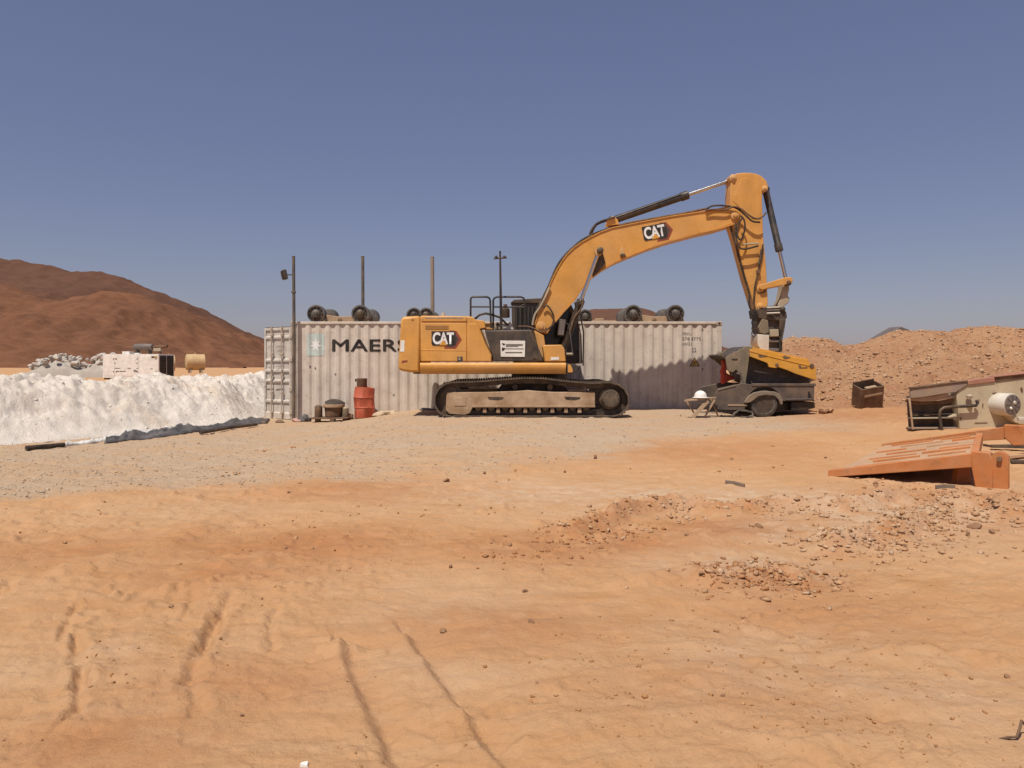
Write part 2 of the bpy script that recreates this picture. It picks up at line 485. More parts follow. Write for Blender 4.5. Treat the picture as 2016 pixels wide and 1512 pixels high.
# ------------------------------------------------------------------ mesh helpers
class MB:
    def __init__(self):
        self.v = []
        self.f = []

    def add(self, vs, fs):
        n = len(self.v)
        self.v += [tuple(v) for v in vs]
        self.f += [tuple(i + n for i in f) for f in fs]
        return self

    def hexa(self, p):
        return self.add(p, [(0, 1, 2, 3), (7, 6, 5, 4), (0, 4, 5, 1), (1, 5, 6, 2), (2, 6, 7, 3), (3, 7, 4, 0)])

    def box(self, c, s, rot=None):
        c = Vector(c)
        hx, hy, hz = s[0] / 2, s[1] / 2, s[2] / 2
        p = [Vector(q) for q in ((-hx, -hy, -hz), (hx, -hy, -hz), (hx, hy, -hz), (-hx, hy, -hz), (-hx, -hy, hz), (hx, -hy, hz), (hx, hy, hz), (-hx, hy, hz))]
        if rot is not None:
            p = [rot @ q for q in p]
        return self.hexa([q + c for q in p])

    def bar(self, a, b, w, h, up=(0, 1, 0)):
        """square bar from a to b; w measured along up"""
        a = Vector(a)
        b = Vector(b)
        d = (b - a).normalized()
        u = Vector(up)
        u = (u - d * u.dot(d)).normalized()
        t = d.cross(u)
        q = []
        for e in (a, b):
            q += [e - u * w / 2 - t * h / 2, e + u * w / 2 - t * h / 2, e + u * w / 2 + t * h / 2, e - u * w / 2 + t * h / 2]
        return self.hexa(q)

    def prism(self, poly, y0, y1):
        n = len(poly)
        vs = [(x, y0, z) for x, z in poly] + [(x, y1, z) for x, z in poly]
        fs = [tuple(range(n)), tuple(range(2 * n - 1, n - 1, -1))]
        fs += [(i, (i + 1) % n, n + (i + 1) % n, n + i) for i in range(n)]
        return self.add(vs, fs)

    def slab(self, poly, z0, z1):
        n = len(poly)
        vs = [(x, y, z0) for x, y in poly] + [(x, y, z1) for x, y in poly]
        fs = [tuple(range(n)), tuple(range(2 * n - 1, n - 1, -1))]
        fs += [(i, (i + 1) % n, n + (i + 1) % n, n + i) for i in range(n)]
        return self.add(vs, fs)

    def tube(self, pts, r, n=8):
        pts = [Vector(p) for p in pts]
        k = len(pts)
        rs = r if isinstance(r, (list, tuple)) else [r] * k
        vs = []
        fs = []
        ref = None
        for i, p in enumerate(pts):
            d = (pts[min(i + 1, k - 1)] - pts[max(i - 1, 0)]).normalized()
            if ref is None:
                ref = Vector((0, 0, 1)) if abs(d.z) < 0.9 else Vector((1, 0, 0))
            u = (ref - d * ref.dot(d))
            if u.length < 1e-4:
                u = d.orthogonal()
            u.normalize()
            ref = u
            t = d.cross(u)
            for j in range(n):
                a = 2 * math.pi * j / n
                vs.append(p + (u * math.cos(a) + t * math.sin(a)) * rs[i])
        for i in range(k - 1):
            for j in range(n):
                fs.append((i * n + j, i * n + (j + 1) % n, (i + 1) * n + (j + 1) % n, (i + 1) * n + j))
        fs.append(tuple(range(n - 1, -1, -1)))
        fs.append(tuple((k - 1) * n + j for j in range(n)))
        return self.add(vs, fs)

    def lathe(self, prof, o, axis, n=24):
        """prof: (radius, distance along axis)"""
        o = Vector(o)
        ax = Vector(axis).normalized()
        u = ax.orthogonal().normalized()
        t = ax.cross(u)
        vs = []
        fs = []
        k = len(prof)
        for r, h in prof:
            for j in range(n):
                a = 2 * math.pi * j / n
                vs.append(o + ax * h + (u * math.cos(a) + t * math.sin(a)) * max(r, 0.0005))
        for i in range(k - 1):
            for j in range(n):
                fs.append((i * n + j, i * n + (j + 1) % n, (i + 1) * n + (j + 1) % n, (i + 1) * n + j))
        fs.append(tuple(range(n - 1, -1, -1)))
        fs.append(tuple((k - 1) * n + j for j in range(n)))
        return self.add(vs, fs)

    def mesh(self, name, origin=(0, 0, 0), smooth=40):
        o = Vector(origin)
        me = bpy.data.meshes.new(name)
        me.from_pydata([tuple(Vector(v) - o) for v in self.v], [], self.f)
        bm = bmesh.new()
        bm.from_mesh(me)
        bmesh.ops.recalc_face_normals(bm, faces=bm.faces)
        bm.to_mesh(me)
        bm.free()
        if smooth:
            me.shade_smooth()
            me.set_sharp_from_angle(angle=R(smooth))
        return me

    def build(self, name, mat, parent=None, bevel=0, smooth=40):
        o0 = root_loc(parent)
        me = self.mesh(name, o0, smooth)
        return put(name, me, mat, parent, bevel)


def root_loc(p):
    if p is None:
        return Vector((0, 0, 0))
    while p.parent:
        p = p.parent
    return Vector(p.location)


def put(name, me, mat, parent=None, bevel=0, loc=None, rot=None):
    o = bpy.data.objects.new(name, me)
    COL.objects.link(o)
    if mat is not None and len(me.materials) == 0:
        me.materials.append(M[mat] if isinstance(mat, str) else mat)
    if parent is not None:
        o.parent = parent
    if loc is not None:
        o.location = loc
    if rot is not None:
        o.rotation_euler = rot
    if bevel:
        b = o.modifiers.new('bevel', 'BEVEL')
        b.width = bevel
        b.segments = 2
        b.limit_method = 'ANGLE'
        b.angle_limit = R(35)
        b.harden_normals = False
    return o


def tag(o, label, cat, group=None):
    o['label'] = label
    o['category'] = cat
    if group:
        o['group'] = group
    return o


def thing(name, label, cat, loc=(0, 0, 0), group=None):
    o = bpy.data.objects.new(name, None)
    COL.objects.link(o)
    o.location = loc
    o.empty_display_size = 0.2
    return tag(o, label, cat, group)


def grid_obj(name, X, Y, Z, mat, kind='structure', smooth=True):
    r, c = X.shape
    v = np.stack([X, Y, Z], -1).reshape(-1, 3).astype(np.float32)
    idx = np.arange(r * c).reshape(r, c)
    q = np.stack([idx[:-1, :-1], idx[:-1, 1:], idx[1:, 1:], idx[1:, :-1]], -1).reshape(-1, 4)
    return v, q


def np_mesh(name, v, q):
    me = bpy.data.meshes.new(name)
    me.vertices.add(len(v))
    me.vertices.foreach_set('co', np.ascontiguousarray(v, np.float32).ravel())
    k = q.shape[1]
    me.loops.add(q.size)
    me.loops.foreach_set('vertex_index', np.ascontiguousarray(q, np.int32).ravel())
    me.polygons.add(len(q))
    me.polygons.foreach_set('loop_start', np.arange(0, q.size, k, dtype=np.int32))
    me.update(calc_edges=True)
    return me


def np_obj(name, v, q, mat, kind, smooth=True):
    me = np_mesh(name, v, q)
    if smooth:
        me.shade_smooth()
    me.materials.append(M[mat])
    o = bpy.data.objects.new(name, me)
    COL.objects.link(o)
    if kind:
        o['kind'] = kind
    return o


_ico = None


def ico():
    global _ico
    if _ico is None:
        bm = bmesh.new()
        bmesh.ops.create_icosphere(bm, subdivisions=1, radius=1)
        bm.verts.ensure_lookup_table()
        _ico = (np.array([v.co[:] for v in bm.verts]), np.array([[v.index for v in f.verts] for f in bm.faces]))
        bm.free()
    return _ico


def scatter(name, pts, sizes, mat, seed=0, flat_z=0.65, sink=0.25):
    """many small stones as one mesh: pts (n,3), sizes (n,)"""
    rs = np.random.RandomState(seed)
    v0, f0 = ico()
    n = len(pts)
    k = len(v0)
    jit = 1 + 0.5 * (rs.rand(n, k, 1) - 0.5) * 2
    v = v0[None] * jit
    st = 0.45 + 1.0 * rs.rand(n, 1, 3)
    st[:, :, 2] *= flat_z
    v = v * st
    a = rs.rand(n) * 6.283
    ca, sa = np.cos(a)[:, None], np.sin(a)[:, None]
    x = v[:, :, 0] * ca - v[:, :, 1] * sa
    y = v[:, :, 0] * sa + v[:, :, 1] * ca
    v = np.stack([x, y, v[:, :, 2]], -1) * np.asarray(sizes)[:, None, None]
    p = np.array(pts, float).copy()
    p[:, 2] += np.asarray(sizes) * (0.5 - sink)
    v = v + p[:, None]
    f = (f0[None] + (np.arange(n) * k)[:, None, None]).reshape(-1, 3)
    return np_obj(name, v.reshape(-1, 3), f, mat, 'stuff', smooth=False)


def text_mesh(body, size, extrude=0.0, bold=0.0, spacing=1.0):
    cu = bpy.data.curves.new('t', 'FONT')
    cu.body = body
    cu.size = size
    cu.extrude = extrude
    cu.offset = bold
    cu.space_character = spacing
    cu.align_x = 'CENTER'
    cu.align_y = 'CENTER'
    o = bpy.data.objects.new('t', cu)
    COL.objects.link(o)
    dg = bpy.context.evaluated_depsgraph_get()
    me = bpy.data.meshes.new_from_object(o.evaluated_get(dg))
    bpy.data.objects.remove(o, do_unlink=True)
    bpy.data.curves.remove(cu)
    me.name = 'lettering'
    me.materials.clear()
    return me


def rot_text(me, w=None, h=None, ang=0.0):
    """text mesh (XY) -> upright in XZ facing -Y, scaled to w x h, turned by ang"""
    co = np.array([v.co[:] for v in me.vertices])
    co[:, :2] -= (co[:, :2].max(0) + co[:, :2].min(0)) / 2
    ext = co[:, :2].max(0) - co[:, :2].min(0)
    if w:
        co[:, 0] *= w / ext[0]
    if h:
        co[:, 1] *= h / ext[1]
    x, z = co[:, 0].copy(), co[:, 1].copy()
    X = x * math.cos(ang) - z * math.sin(ang)
    Zz = x * math.sin(ang) + z * math.cos(ang)
    for v, a, b, c in zip(me.vertices, X, co[:, 2], Zz):
        v.co = (a, -b, c)
    return me
# ================================================================== GROUND
def gravel_edge(x):
    pts = [(-600, 1040), (0, 985), (300, 962), (600, 945), (1008, 912), (1250, 884), (1400, 866), (1600, 846), (1750, 838)]
    gx, gy = [], []
    for p in pts:
        q = gp(*p)
        gx.append(q.x)
        gy.append(q.y)
    return np.interp(x, gx, gy)


def make_ground():
    oy = -1.0
    rows = []
    d = 2.6
    while d < 33:
        rows.append(d)
        d *= 1.0042
    while d < 4500:
        rows.append(d)
        d *= 1.05
    rows = np.array(rows)
    t = np.linspace(-1.15, 1.15, 820)
    X = rows[:, None] * t[None]
    Y = np.repeat((rows + oy)[:, None], len(t), 1)
    Z = gh(X, Y)
    v, q = grid_obj('ground', X, Y, Z, None)
    # outer apron behind and beside the camera, below the fine sheet
    n = len(v)
    ap = np.array([(-5000, -5000, -0.6), (5000, -5000, -0.6), (5000, 5000, -0.6), (-5000, 5000, -0.6)], np.float32)
    v = np.concatenate([v, ap])
    q = np.concatenate([q, np.array([[n, n + 1, n + 2, n + 3]])])
    o = np_obj('ground', v, q, 'ground', 'structure')
    x, y = X.ravel(), Y.ravel()
    e = gravel_edge(x) + 0.9 * fbm(x, y, 1.5, 4, 20)
    g = S(y - e + .7 * fbm(x, y * 2, .5, 4, 22), -0.6, 0.7) * (1 - S(x, 5.0, 8.0)) * (1 - S(y, 22.5, 27))
    g = g * (0.72 + 0.28 * S(fbm(x, y * 2.2 - x * .8, 2.0, 4, 21), -0.25, 0.1))
    pale = np.zeros_like(x)
    for px, py, r, a in [(1310, 975, 0.9, 1), (1520, 975, 0.8, 0.9), (1760, 1010, 0.9, 1), (1470, 1108, 0.5, 0.9), (1100, 970, 1.3, 0.7), (1650, 1050, 0.7, 0.8),
                         (1900, 960, 0.8, 0.5), (350, 1010, 0.8, 0.35), (150, 1300, 0.5, 0.3), (1250, 850, 3, 0.5), (1560, 1300, 0.6, 0.35), (1800, 1350, .5, .35), (860, 1330, .3, .3), (900, 1180, .6, .3)]:
        c = flat(px, py)
        pale = np.maximum(pale, a * np.exp(-(((x - c[0]) / (1.5 * r)) ** 2 + ((y - c[1]) / r) ** 2)))
    red = np.zeros_like(x)
    for px, py, r, a in [(1430, 1035, 0.55, 1), (1500, 1135, 0.45, 1), (1930, 1000, 1.2, 0.9), (1250, 1060, 0.6, 0.8), (600, 1075, 0.8, 0.8), (1050, 1080, 0.7, 0.7), (450, 1130, 0.5, 0.6),
                         (1620, 850, 2.5, 0.8), (1800, 830, 2.5, 0.9), (700, 965, 1.0, 0.6), (1350, 900, 1.3, 0.6), (150, 1080, 0.6, 0.6), (1000, 1230, 0.5, 0.6), (1600, 1200, 0.6, 0.5),
                         (500, 1350, 0.4, 0.5), (200, 1470, 0.35, 0.6), (1400, 1350, 0.5, 0.4)]:
        c = flat(px, py)
        red = np.maximum(red, a * np.exp(-(((x - c[0]) / (1.6 * r)) ** 2 + ((y - c[1]) / r) ** 2)))
    for pl, w, hh in RIDGES[:3]:
        dd, s = seg_dist(x, y, [flat(*p) for p in pl])
        red = np.maximum(red, 0.9 * np.exp(-(dd / 0.3) ** 2) * (s > 0))
    a = np.zeros((len(v), 4), np.float32)
    a[:n, 0], a[:n, 1], a[:n, 2], a[:, 3] = g, pale, red, 1
    at = o.data.attributes.new('soil', 'FLOAT_COLOR', 'POINT')
    at.data.foreach_set('color', a.ravel())
    return o


make_ground()


def rand_ground(n, x0, x1, y0, y1, seed, cond=None, dens=None):
    rs = np.random.RandomState(seed)
    # even in image space: density falls with distance
    u = rs.rand(n * 3)
    y = 1 / (1 / y0 + u * (1 / y1 - 1 / y0))
    x = (x0 + (x1 - x0) * rs.rand(n * 3)) * y
    m = np.ones(len(x), bool)
    if cond is not None:
        m = cond(x, y, rs)
    x, y = x[m][:n], y[m][:n]
    return np.stack([x, y, gh(x, y)], 1), rs


def on_gravel(x, y, rs):
    return (y > gravel_edge(x) + 0.9 * fbm(x, y, 1.5, 4, 20) - 0.1) & (x < 6.5) & (rs.rand(len(x)) < 0.9 - 0.1 * x / 6)


p, rs = rand_ground(6500, -0.75, 0.45, 8.2, 20.5, 31, on_gravel)
scatter('road_gravel', p, 0.007 + 0.015 * rs.rand(len(p)) ** 2, 'gravel', 1, sink=.4)
p, rs = rand_ground(1300, -0.75, 0.75, 2.8, 14, 32, lambda x, y, r: (fbm(x, y, 1.4, 3, 41) + 0.25 * (r.rand(len(x)) - 0.5)) > 0.16)
scatter('sand_clods', p, (0.001 + 0.0014 * p[:, 1]) * (0.5 + 1.3 * rs.rand(len(p)) ** 3), 'clod', 2)


def near_line(pl, w, seed, n, spread=1.0):
    rs = np.random.RandomState(seed)
    pl = [Vector(flat(*q)).to_2d() for q in pl]
    out = []
    for i in range(n):
        t = rs.rand() * (len(pl) - 1)
        k = int(t)
        c = pl[k].lerp(pl[k + 1], t - k)
        out.append((c.x + rs.randn() * w, c.y + rs.randn() * w * spread - w * 0.4))
    a = np.array(out)
    return np.stack([a[:, 0], a[:, 1], gh(a[:, 0], a[:, 1])], 1), rs


pp, ss = [], []
for i, (pl, w, hh) in enumerate(RIDGES[:3] + [RIDGES[6]]):
    q, rs = near_line(pl, 0.28, 50 + i, [700, 900, 200, 300][i])
    pp.append(q)
    ss.append(0.007 + 0.026 * rs.rand(len(q)) ** 3)
scatter('pale_rubble', np.concatenate(pp), np.concatenate(ss), 'pale_rubble', 3)
q, rs = near_line([(1420, 1150), (1500, 1120), (1580, 1140)], 0.2, 60, 300)
q2, rs2 = near_line([(1030, 1100), (1120, 1050), (1260, 1030)], 0.25, 61, 260)
q3, rs3 = near_line([(1700, 960), (1850, 965), (2000, 985)], 0.4, 62, 260)
pts = np.concatenate([q, q2, q3])
scatter('red_clods', pts, 0.006 + 0.020 * np.random.RandomState(63).rand(len(pts)) ** 2.5, 'red_clod', 4)

# ------------------------------------------------------------------ single stones one can point at
STONE_ME = []


def stone_meshes():
    rs = random.Random(5)
    for k in range(7):
        bm = bmesh.new()
        bmesh.ops.create_icosphere(bm, subdivisions=2, radius=1)
        sx, sy, sz = rs.uniform(.8, 1.25), rs.uniform(.6, 1), rs.uniform(.5, .8)
        cuts = [(Vector((rs.uniform(-1, 1), rs.uniform(-1, 1), rs.uniform(-1, 1))).normalized(), rs.uniform(.45, .8)) for _ in range(7)]
        for v in bm.verts:
            for nrm, dd in cuts:
                e = v.co.dot(nrm) - dd
                if e > 0:
                    v.co -= nrm * e
            v.co *= 1 + rs.uniform(-.05, .05)
            v.co = Vector((v.co.x * sx, v.co.y * sy, v.co.z * sz))
        me = bpy.data.meshes.new('stone')
        bm.to_mesh(me)
        bm.free()
        STONE_ME.append(me)


stone_meshes()
_mm = {}


def stone_mesh(k, mat):
    if (k, mat) not in _mm:
        me = STONE_ME[k].copy()
        me.materials.append(M[mat])
        _mm[(k, mat)] = me
    return _mm[(k, mat)]


def stone(name, loc, size, k, mat, label, cat, group, seed):
    rs = random.Random(seed)
    o = put(name, stone_mesh(k % 7, mat), mat)
    o.location = loc
    o.scale = (size, size, size)
    o.rotation_euler = (rs.uniform(-.3, .3), rs.uniform(-.3, .3), rs.uniform(0, 6.28))
    return tag(o, label, cat, group)


big = [(878, 948, 15, 'reddish brown stone alone below the gravel road, under the excavator track'),
       (954, 932, 10, 'small orange stone just under the gravel edge, right of a darker stone'),
       (1113, 931, 7, 'small dark upright stone on sand under the excavator'),
       (1033, 1166, 18, 'dark stone in the middle of the sandy foreground'),
       (1047, 1226, 16, 'dark flat stone just below the middle of the foreground'),
       (337, 1197, 15, 'reddish rounded stone between the furrows on the left'),
       (476, 1410, 12, 'small reddish stone on bare sand right of the long furrow'),
       (872, 1245, 16, 'brown clod beside the top of the tyre imprint'),
       (1381, 1132, 16, 'flat grey stone left of the red clod patch'),
       (1724, 953, 14, 'dark stone just below the orange ramp'),
       (1626, 902, 9, 'small dark stone left of the orange ramp tip'),
       (1918, 1040, 26, 'pale grey stone in the cluster at the right edge'),
       (1953, 1050, 18, 'dark grey stone right of the pale stone at the right edge'),
       (1905, 1054, 16, 'rusty stone at the front of the right edge cluster'),
       (562, 1080, 8, 'tiny dark pebble on the ochre sand band'),
       (888, 1116, 12, 'small dark stone on smooth sand below the reddish ridge'),
       (1002, 1074, 12, 'dark stone at the left end of the reddish ridge'),
       (1352, 1054, 14, 'brown stone below the crest of the rubble ridge'),
       (1495, 1037, 20, 'dark flat stone on the red face of the rubble ridge'),
       (1440, 905, 10, 'small brown stone on the sand left of the ramp'),
       (1172, 902, 14, 'orange stone at the gravel edge under the excavator sprocket'),
       (1057, 1346, 8, 'small dark pebble low on the sand near the centre'),
       (1423, 1370, 9, 'small dark upright pebble low in the foreground'),
       (1985, 1334, 14, 'brown pebble near the lower right edge')]
for i, (px, py, w, lab) in enumerate(big):
    g = gp(px, py)
    s = w * g.y / F * 0.5
    stone('stone', (g.x, g.y, g.z + s * 0.35), s, i, 'stone', lab, 'stone', 'stones lying on the sand', i)
rs = random.Random(12)
for i in range(34):
    px, py = rs.uniform(1600, 2010), rs.uniform(975, 1085)
    g = gp(px, py)
    s = rs.uniform(8, 15) * g.y / F * 0.5
    stone('rubble_stone', (g.x, g.y, g.z + s * 0.3), s, i, 'pale_rubble', 'pale stone in the rubble ridge below the orange ramp', 'stone', 'pale stones in the rubble ridge', 100 + i)

# driftwood scraps
for px0, py0, px1, py1, lab in [(1842, 963, 1880, 961, 'short dark weathered board lying below the orange ramp'), (1428, 953, 1466, 959, 'thin rusty scrap strip lying on the pale sand')]:
    a, b = gp(px0, py0), gp(px1, py1)
    mb = MB()
    mb.bar(a + Vector((0, 0, .02)), a.lerp(b, .5) + Vector((0, 0, .028)), .06, .03, (0, 0, 1))
    mb.bar(a.lerp(b, .5) + Vector((0, 0, .026)), b + Vector((0, 0, .014)), .055, .035, (0, 0, 1))
    o = mb.build('scrap_board', 'wood', None, .004)
    tag(o, lab, 'scrap')
a = gp(1990, 1455)
mb = MB()
mb.tube([a + Vector(v) for v in ((-.05, 0, .0), (-.02, -.01, .012), (.02, -.01, .015), (.04, 0, .05), (.06, .02, .07), (.08, .03, .05), (.1, .03, .01))], .006, 6)
tag(mb.build('wire_loop', 'rust'), 'bent rusty wire loop in the sand at the lower right edge', 'wire')
a = gp(598, 1509)
mb = MB()
mb.hexa([a + Vector(v) for v in ((-.015, -.01, 0), (.02, -.012, 0), (.018, .012, 0), (-.012, .01, 0), (-.012, -.008, .016), (.016, -.01, .012), (.015, .01, .018), (-.01, .008, .014))])
tag(mb.build('white_chip', 'sign_white', None, .002), 'tiny white chip in the sand at the bottom edge', 'chip')
# ================================================================== HILLS
def make_hill(name, sil, d, depth, mat, seed, rough, nx=420, ny=200):
    xs = [(p[0] - CX) * d / F for p in sil]
    zs = [H + (HY - p[1]) * d / F for p in sil]
    x = np.linspace(xs[0], xs[-1], nx)
    zc = np.interp(x, xs, zs)
    k = np.ones(9) / 9
    zc = np.convolve(np.pad(zc, 4, 'edge'), k, 'valid')
    t = np.linspace(-1, 1, ny)
    X = np.repeat(x[None], ny, 0)
    Yb = d + t[:, None] * depth
    prof = np.where(t < 0, 1 - np.abs(t) ** 1.25, 1 - np.abs(t) ** 1.6)[:, None]
    Y = Yb + 0 * X
    g = fbm(X, Y * .55, depth * .5, 6, seed, .55)
    ridge = -np.abs(fbm(X, Y * .35, depth * .35, 5, seed + 1))
    Z = prof * zc[None] * (1 + 0.0 * X) + rough * (g + 1.2 * ridge) * S(prof, 0, .5) * (1 - .75 * S(prof, .8, 1.0)) + .16 * rough * fbm(X, Y, depth * .06, 5, seed + 2, .62) - 1.0 - 4 * (1 - S(prof, 0, .05))
    v, q = grid_obj(name, X, Y, Z, None)
    return np_obj(name, v, q, mat, 'structure')


make_hill('hill', [(-900, 560), (-500, 470), (-250, 462), (-100, 480), (0, 503), (30, 508), (60, 516), (130, 527), (200, 534), (250, 551), (300, 571), (350, 590), (390, 611), (430, 632), (470, 649), (500, 662), (560, 690), (640, 712), (720, 722)],
          560, 240, 'hill_far', 71, 16)
make_hill('hill', [(-900, 600), (-400, 560), (-200, 545), (-60, 540), (0, 560), (60, 575), (110, 590), (160, 585), (210, 572), (260, 574), (320, 596), (370, 618), (420, 645), (470, 670), (520, 692), (600, 714), (680, 723)],
          430, 170, 'hill', 83, 13)
make_hill('hill', [(960, 722), (1040, 690), (1100, 640), (1150, 609), (1170, 605), (1262, 604), (1285, 612), (1300, 620), (1330, 645), (1380, 680), (1450, 712), (1500, 722)], 620, 200, 'hill_far', 91, 6)


# ================================================================== WHITE BANK, MOUND
def make_bank():
    base = [(-420, 935), (-250, 908), (0, 878), (130, 868), (300, 851), (420, 839), (495, 833)]
    P2 = [Vector(flat(*p)).to_2d() for p in base] + [Vector((-7.35, 22.3)), Vector((-6.9, 24.6)), Vector((-5.5, 28))]
    nu, nv = 380, 120
    tt = np.linspace(0, len(P2) - 1, nu)
    tt = tt
    bx = np.interp(tt, range(len(P2)), [p.x for p in P2])
    by = np.interp(tt, range(len(P2)), [p.y for p in P2])
    kk = np.ones(41) / 41
    bx = np.convolve(np.pad(bx, 20, 'edge'), kk, 'valid')
    by = np.convolve(np.pad(by, 20, 'edge'), kk, 'valid')
    tx, ty = np.gradient(bx), np.gradient(by)
    L = np.hypot(tx, ty)
    nx_, ny_ = -.72 + 0 * bx, .69 + 0 * bx
    v = np.linspace(0, 1, nv)[:, None]
    wob = 0.5 * fbm(bx, by, 1.6, 3, 95)
    dist = v * 6.0 + wob[None] * (1 - S(v, 0, .5)) * 0.6
    X = bx[None] + nx_[None] * dist
    Y = by[None] + ny_[None] * dist
    hgt = 1.22 + 0.0 * X
    up = S(dist, -0.1, 2.1)
    prof = up * (1 - S(dist, 3.4, 6.0))
    lump = 0.22 * fbm(X, Y, 1.3, 4, 96) - 0.16 * np.abs(fbm(X, Y, 0.8, 4, 97)) + 0.10 * fbm(X, Y, .25, 5, 98, .65)
    Z = prof * (hgt + lump * 1.4) + 0.06 * fbm(X, Y, .3, 3, 99) * S(prof, 0, .1) - 0.06 * (1 - S(prof, 0, .04))
    vv, q = grid_obj('b', X, Y, Z, None)
    np_obj('white_spoil_bank', vv, q, 'bank', 'structure')
    rs = np.random.RandomState(3)
    i = rs.randint(0, len(vv), 1400)
    m = (vv[i, 2] > 0.05)
    pts = vv[i][m]
    scatter('bank_lumps', pts, 0.010 + 0.03 * rs.rand(len(pts)) ** 4, 'bank_rock', 8, sink=.45)


make_bank()


def mound_h(x, y):
    cr = [(1480, 716), (1505, 705), (1530, 691), (1560, 677), (1600, 673), (1640, 681), (1665, 692), (1720, 684), (1775, 662), (1830, 662), (1880, 669), (1900, 661), (1960, 656), (2016, 662), (2120, 668), (2300, 690), (2500, 715)]
    gx = [(p[0] - CX) * 25 / F for p in cr]
    gzv = [H + (HY - p[1]) * 25 / F for p in cr]
    zc = np.interp(x, gx, gzv)
    xe = S(x, 6.7, 8.6) * (1 - S(x, 22, 27))
    foot = 18.9 - 1.0 * S(x, 11.0, 14) + .5 * fbm(x, y * 0, 2, 3, 101)
    t = np.clip((y - foot) / (25 - foot), 0, 1)
    up = t ** 0.85 * (1 - .25 * t * (1 - t))
    prof = up * (1 - S(y, 25.3, 31))
    n = 0.45 * fbm(x, y, 2.2, 5, 102, .55) - .25 * np.abs(fbm(x, y, 1.1, 4, 103)) + .16 * fbm(x, y, .35, 4, 104, .6)
    return prof * xe * zc + n * S(prof * xe, 0.02, .35) * (1 - .7 * S(prof, .85, 1)) + 0.2


def make_mound():
    x = np.linspace(6.2, 27, 420)
    y = np.concatenate([np.linspace(16.8, 25.5, 270), np.linspace(25.7, 32, 30)])
    X, Y = np.meshgrid(x, y)
    Z = mound_h(X, Y)
    Z = np.where(Z < 0.24, Z - .25, Z)
    v, q = grid_obj('m', X, Y, Z, None)
    np_obj('dirt_mound', v, q, 'mound', 'structure')
    rs = np.random.RandomState(4)
    n = 7000
    px = 6.8 + 12 * rs.rand(n)
    py = 18.0 + 7.4 * rs.rand(n)
    pz = mound_h(px, py)
    m = (pz > .3)
    pts = np.stack([px, py, pz], 1)[m]
    scatter('mound_rubble', pts, 0.016 + 0.06 * rs.rand(len(pts)) ** 5, 'rubble', 9, sink=.4)


make_mound()
# small far heaps behind the container gap so that the plain is not bare
# white boulder heap on the plain, boulder by boulder
rs = random.Random(77)
d0 = 92.0
prof_px = [(55, 722, 718), (75, 722, 708), (95, 722, 698), (115, 722, 693), (135, 722, 691), (150, 722, 697), (165, 722, 706), (180, 722, 699), (196, 722, 694), (212, 722, 690), (240, 722, 697)]
for i in range(120):
    px = rs.uniform(58, 238)
    top = np.interp(px, [a[0] for a in prof_px], [a[2] for a in prof_px])
    dd = d0 + rs.uniform(-1.5, 2.5)
    py = 721 - (721 - top) * rs.random() ** 1.0 + 2
    s = rs.uniform(4.5, 9.0) * dd / F
    pos = P(px, py + 2, dd)
    stone('white_boulder', pos, s, i, 'grey_rock', 'white boulder in the rock heap left of the white generator', 'boulder', 'white boulders heaped on the plain', 300 + i)
# their common core so that no boulder floats
xs = np.linspace(58, 240, 60)
core_x = (xs - CX) * d0 / F
core_t = np.interp(xs, [a[0] for a in prof_px], [a[2] for a in prof_px])
core_z = H + (HY - core_t) * d0 / F - .75
yy = np.linspace(-2.2, 2.6, 24)
X = np.repeat(core_x[None], 24, 0)
Y = d0 + yy[:, None] + 0 * X
Z = np.clip(1 - np.abs(yy / 2.6), 0, 1)[:, None] ** .7 * (core_z[None] - .55) + .5 * fbm(X, Y, 1.0, 3, 120) + .1 - 1.2 * (np.abs(yy)[:, None] > 2.0)
v, q = grid_obj('c', X, Y, Z, None)
o = np_obj('white_spoil_heap', v, q, 'grey_rock', 'structure', smooth=False)

# low pale strip of spoil behind the bank (orange soil road beyond)
# ================================================================== PLASTIC SHEETS at the bank foot
def sheet(name, pts, mat, label, cat, thick, seed, hgt):
    """crumpled strip: pts = (px_front, py_front, py_back)"""
    n = 90
    t = np.linspace(0, len(pts) - 1, n)
    fx = np.interp(t, range(len(pts)), [p[0] for p in pts])
    fy = np.interp(t, range(len(pts)), [p[1] for p in pts])
    by = np.interp(t, range(len(pts)), [p[2] for p in pts])
    nv = 14
    mb_v = []
    for j in range(nv):
        s = j / (nv - 1)
        for i in range(n):
            A = flat(fx[i], fy[i])
            z = hgt * math.sin(math.pi * s) ** .8 * (0.25 + 0.75 * (math.sin(i * .21 + seed) * .5 + .5)) * (.55 + 1.6 * float(fbm(np.array([i * .35]), np.array([j * .22]), 1.0, 3, seed + 3)[0]))
            B = flat(fx[i] + 6, by[i])
            x = A[0] + (B[0] - A[0]) * s
            y = A[1] + (B[1] - A[1]) * s
            z += .09 * float(fbm(np.array([x]), np.array([y]), .25, 4, seed, .65)[0]) * math.sin(math.pi * s) + float(big_h(x, y)) + .035 - .05 * (s in (0.0, 1.0))
            mb_v.append((x, y, z))
    q = [(j * n + i, j * n + i + 1, (j + 1) * n + i + 1, (j + 1) * n + i) for j in range(nv - 1) for i in range(n - 1)]
    me = np_mesh(name, np.array(mb_v), np.array(q))
    me.shade_smooth()
    o = put(name, me, mat)
    m = o.modifiers.new('solid', 'SOLIDIFY')
    m.thickness = thick
    m.offset = 1
    return tag(o, label, cat)


